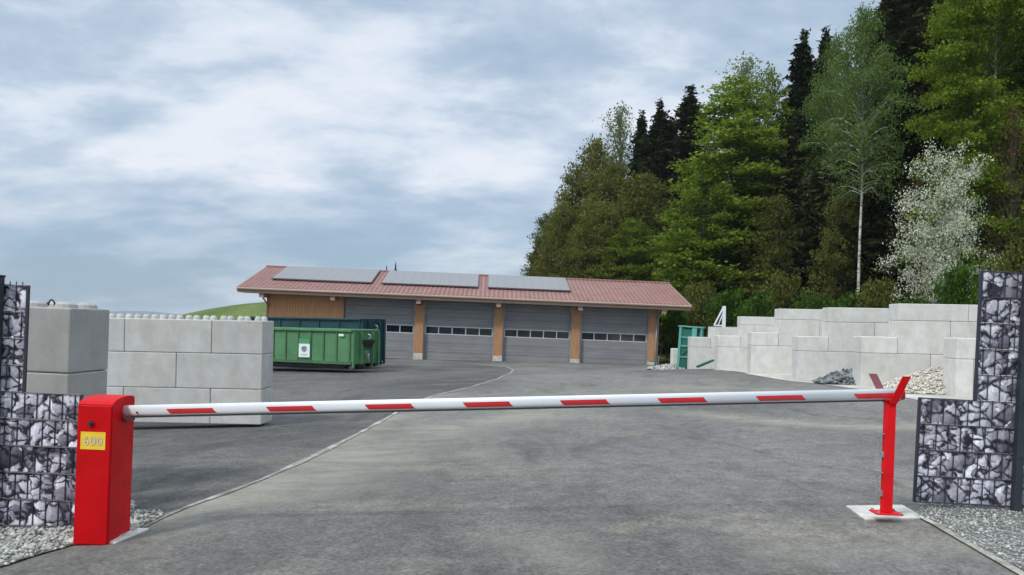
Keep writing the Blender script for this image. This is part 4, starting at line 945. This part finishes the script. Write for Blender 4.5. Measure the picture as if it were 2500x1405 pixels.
def plant(kind, px, top, d, halfw=None, label=None, group=None, rz=None, base=None):
    src, H0, R0 = LIB[kind]; P = Wp(px, top, d); gz = g(P.x, min(d, 110))-.15 if base is None else base
    Hh = P.z-gz; sz = Hh/H0; sx = sz if halfw is None else (halfw/F*d)/R0
    o = src if kind not in used else copy_tree(src); used.add(kind)
    fam = kind.rstrip('ABC'); o.name = NAMES[fam]
    o.location = (P.x, P.y, gz); o.scale = (sx, sx, sz); rg = random.Random(int(px*7+d*13)); o.rotation_euler = (0, 0, rg.uniform(0, 6.28) if rz is None else rz)
    cat = 'shrub' if fam == 'shrub' else 'tree'; tag(o, label, cat, group or {'spruce': 'spruces of the wood', 'shrub': 'shrubs along the edge of the wood'}.get(fam, 'broadleaf trees of the wood')); return o
T = [
 ('bare', 1318, 585, 104, 34, 'thin almost bare tree at the far left tip of the wood'),
 ('bare', 1362, 470, 100, 40, 'thin budding tree second from the left tip of the wood'),
 ('spruceB', 1308, 610, 112, 50, 'small dark spruce peeping out at the left tip of the wood'),
 ('oliveA', 1352, 520, 96, 67, 'low rounded yellow-green tree at the left end of the wood'),
 ('oliveB', 1405, 425, 95, 75, 'brownish green tree on the rising left shoulder of the wood'),
 ('oliveA', 1455, 345, 93, 85, 'olive brown tree just left of the pale-topped tree'),
 ('pale', 1520, 258, 96, 85, 'tree with pale sparse top twigs against the sky above the left shoulder'),
 ('oliveB', 1500, 400, 84, 91, 'olive tree in front of the pale-topped tree, left of the dark spruces'),
 ('oliveA', 1570, 430, 80, 93, 'mid green tree below the gap with the dark spruces'),
 ('spruceB', 1567, 285, 92, 78, 'slim dark spruce touching the pale-topped tree'),
 ('spruceA', 1612, 265, 88, 112, 'dark spruce left in the gap between the big bright trees'),
 ('spruceA', 1686, 230, 86, 145, 'broad dark spruce right in the gap, higher than its neighbour'),
 ('spruceC', 1650, 420, 82, 88, 'dark spruce filling the lower gap left of the big beech'),
 ('oliveB', 1420, 560, 80, 78, 'low brown-green tree above the roof between the left end and the beech'),
 ('beechB', 1620, 590, 74, 86, 'low green beech just above the right part of the roof'),
 ('pale', 1822, 140, 74, 100, 'pale twiggy crown rising out of the top of the big beech'),
 ('beechA', 1800, 205, 68, 185, 'largest bright green beech with layered boughs, centre of the wood'),
 ('beechB', 1880, 172, 72, 80, 'narrow yellow-green beech behind the right shoulder of the largest beech'),
 ('beechB', 1720, 400, 66, 109, 'bright beech at the left foot of the largest beech'),
 ('spruceA', 1962, 98, 72, 122, 'dark pointed spruce between the largest beech and the birches'),
 ('spruceB', 2016, 85, 76, 94, 'slim spruce top just left of the birches'),
 ('spruceC', 1945, 290, 66, 114, 'dark spruce low between the largest beech and the birch trunk'),
 ('spruceC', 2020, 300, 64, 114, 'dark spruce behind the birch, lower on the left'),
 ('birch', 2108, 24, 50, 100, 'birch with a bare white trunk and fresh green crown'),
 ('birch', 2040, 90, 62, 72, 'smaller birch leaning out left of the white-trunked birch'),
 ('spruceA', 2165, -10, 64, 145, 'dark spruce right beside the white-trunked birch'),
 ('spruceA', 2215, -70, 60, 183, 'very tall dark spruce right of the birches'),
 ('spruceB', 2290, -110, 58, 189, 'very tall dark spruce above the white blossom tree'),
 ('spruceA', 2360, -120, 60, 199, 'very tall dark spruce behind the bright tree on the right'),
 ('spruceC', 2130, 180, 56, 120, 'dark spruce right behind the white birch trunk'),
 ('spruceC', 2210, 260, 52, 135, 'dark spruce left behind the white blossom tree'),
 ('spruceC', 2310, 220, 50, 135, 'dark spruce straight behind the white blossom tree'),
 ('spruceC', 2420, 180, 50, 149, 'dark spruce right behind the white blossom tree'),
 ('spruceA', 2520, -40, 56, 211, 'dark spruce at the right edge of the picture'),
 ('beechC', 2435, -170, 42, 172, 'bright yellow-green beech high in the top right corner'),
 ('beechC', 2590, -160, 44, 210, 'bright beech reaching in from the right edge'),
 ('bare', 2475, 250, 39, 75, 'reddish brown budding tree beside the right stone-print fence'),
 ('bare', 2240, 430, 44, 60, 'reddish brown budding tree left behind the blossom tree'),
 ('spruceC', 1990, 430, 58, 95, 'lowest dark spruce immediately left of the birch trunk'),
 ('oliveB', 2060, 470, 54, 78, 'brownish low tree beside the foot of the birch'),
 ('oliveB', 1895, 480, 62, 80, 'low brownish tree at the right foot of the largest beech'),
 ('cherry', 2306, 358, 33, 118, 'white blossoming tree behind the bay dividers at the right'),
 ('oliveA', 1380, 500, 88, 70, 'rounded olive tree directly behind the low left end of the wood'),
 ('oliveB', 1340, 600, 86, 48, 'lowest yellow-green tree at the left end above the roof ridge'),
 ('oliveA', 1470, 500, 78, 85, 'broad mid green tree above the solar arrays end'),
 ('beechB', 1540, 540, 76, 85, 'fresh green tree low above the red part of the roof'),
 ('oliveB', 1600, 400, 88, 70, 'brownish tree closing the gap under the two dark spruces'),
 ('spruceB', 1640, 300, 90, 87, 'dark spruce between the two taller spruces of the gap'),
 ('spruceC', 1745, 480, 76, 128, 'dark spruce hidden low behind the largest beech'),
 ('spruceC', 1870, 420, 78, 143, 'dark spruce far behind the foot of the largest beech'),
 ('spruceC', 1560, 520, 92, 128, 'dark spruce deep in the wood above the roof'),
 ('spruceC', 1450, 560, 96, 114, 'dark spruce deep in the left part of the wood'),
]
for a in T: plant(*a)
sh = [('shrubB', 1705, 690, 60, 60, 'olive bush just right of the roof corner'), ('shrub', 1655, 735, 58, 36, 'dark bush in the shade by the right corner of the hall'),
 ('shrub', 1775, 705, 55, 60, 'green bush behind the farthest bays'), ('shrub', 1850, 715, 50, 62, 'broad dark bush behind the fourth divider from the right'), ('shrubB', 1915, 665, 52, 60, 'olive bush left of the birch foot'),
 ('shrub', 1990, 715, 46, 66, 'low bush behind the third divider from the right'), ('shrub', 2075, 712, 44, 70, 'bush at the foot of the white birch trunk'), ('shrubB', 2150, 680, 40, 60, 'olive bush left of the blossom tree'),
 ('shrub', 2340, 640, 31, 66, 'fresh green bush under the white blossom tree'), ('shrub', 2425, 665, 29, 60, 'green bush right next to the right stone-print fence'), ('shrubB', 2500, 580, 30, 80, 'olive bush seen behind the right fence top'),
 ('shrub', 2225, 715, 34, 50, 'low dark bush at the left foot of the blossom tree')]
for a in sh: plant(*a)
for px, top, d, hw, lb in ((944, 652, 150, 9, 'left one of two tiny conifer tops behind the hall ridge'), (966, 645, 152, 11, 'right one of two tiny conifer tops behind the hall ridge')):
    plant('spruceB', px, top, d, hw, lb, 'tiny conifers behind the ridge', base=-1.5)
# forest ground rising gently under the wood
def ffz(X, Y):
    e = np.clip(np.minimum((X-11)/8, np.minimum((Y-12)/12, np.minimum((125-Y)/10, (85-X)/8))), 0, 1); e = e*e*(3-2*e)
    return gA(X, np.minimum(Y, 110))-.12+e*(.25+.25*np.sin(X*.9)*np.cos(Y*.7)*.5)
grid('forest_floor', np.arange(10, 86, 1.5), np.arange(11, 126, 1.5), ffz, M['forestfloor'], kind='structure')
for k, (r_, _, _) in LIB.items():
    if k not in used:
        for c in [x for x in COL.objects if x.parent == r_]: bpy.data.objects.remove(c)
        bpy.data.objects.remove(r_)

# thin spring haze: fades only the far hill
mb = MB(); mb.box(-4200, 4200, -430, 6900, -30, 42); hm = bpy.data.materials.new('haze_air'); hm.use_nodes = True; hn = hm.node_tree; hn.nodes.clear()
ho = hn.nodes.new('ShaderNodeOutputMaterial'); hv = hn.nodes.new('ShaderNodeVolumePrincipled'); hv.inputs['Color'].default_value = (.80,.88,.97,1); hv.inputs['Density'].default_value = .00013
hn.links.new(hv.outputs[0], ho.inputs['Volume']); mb.build('haze', hm, kind='stuff')
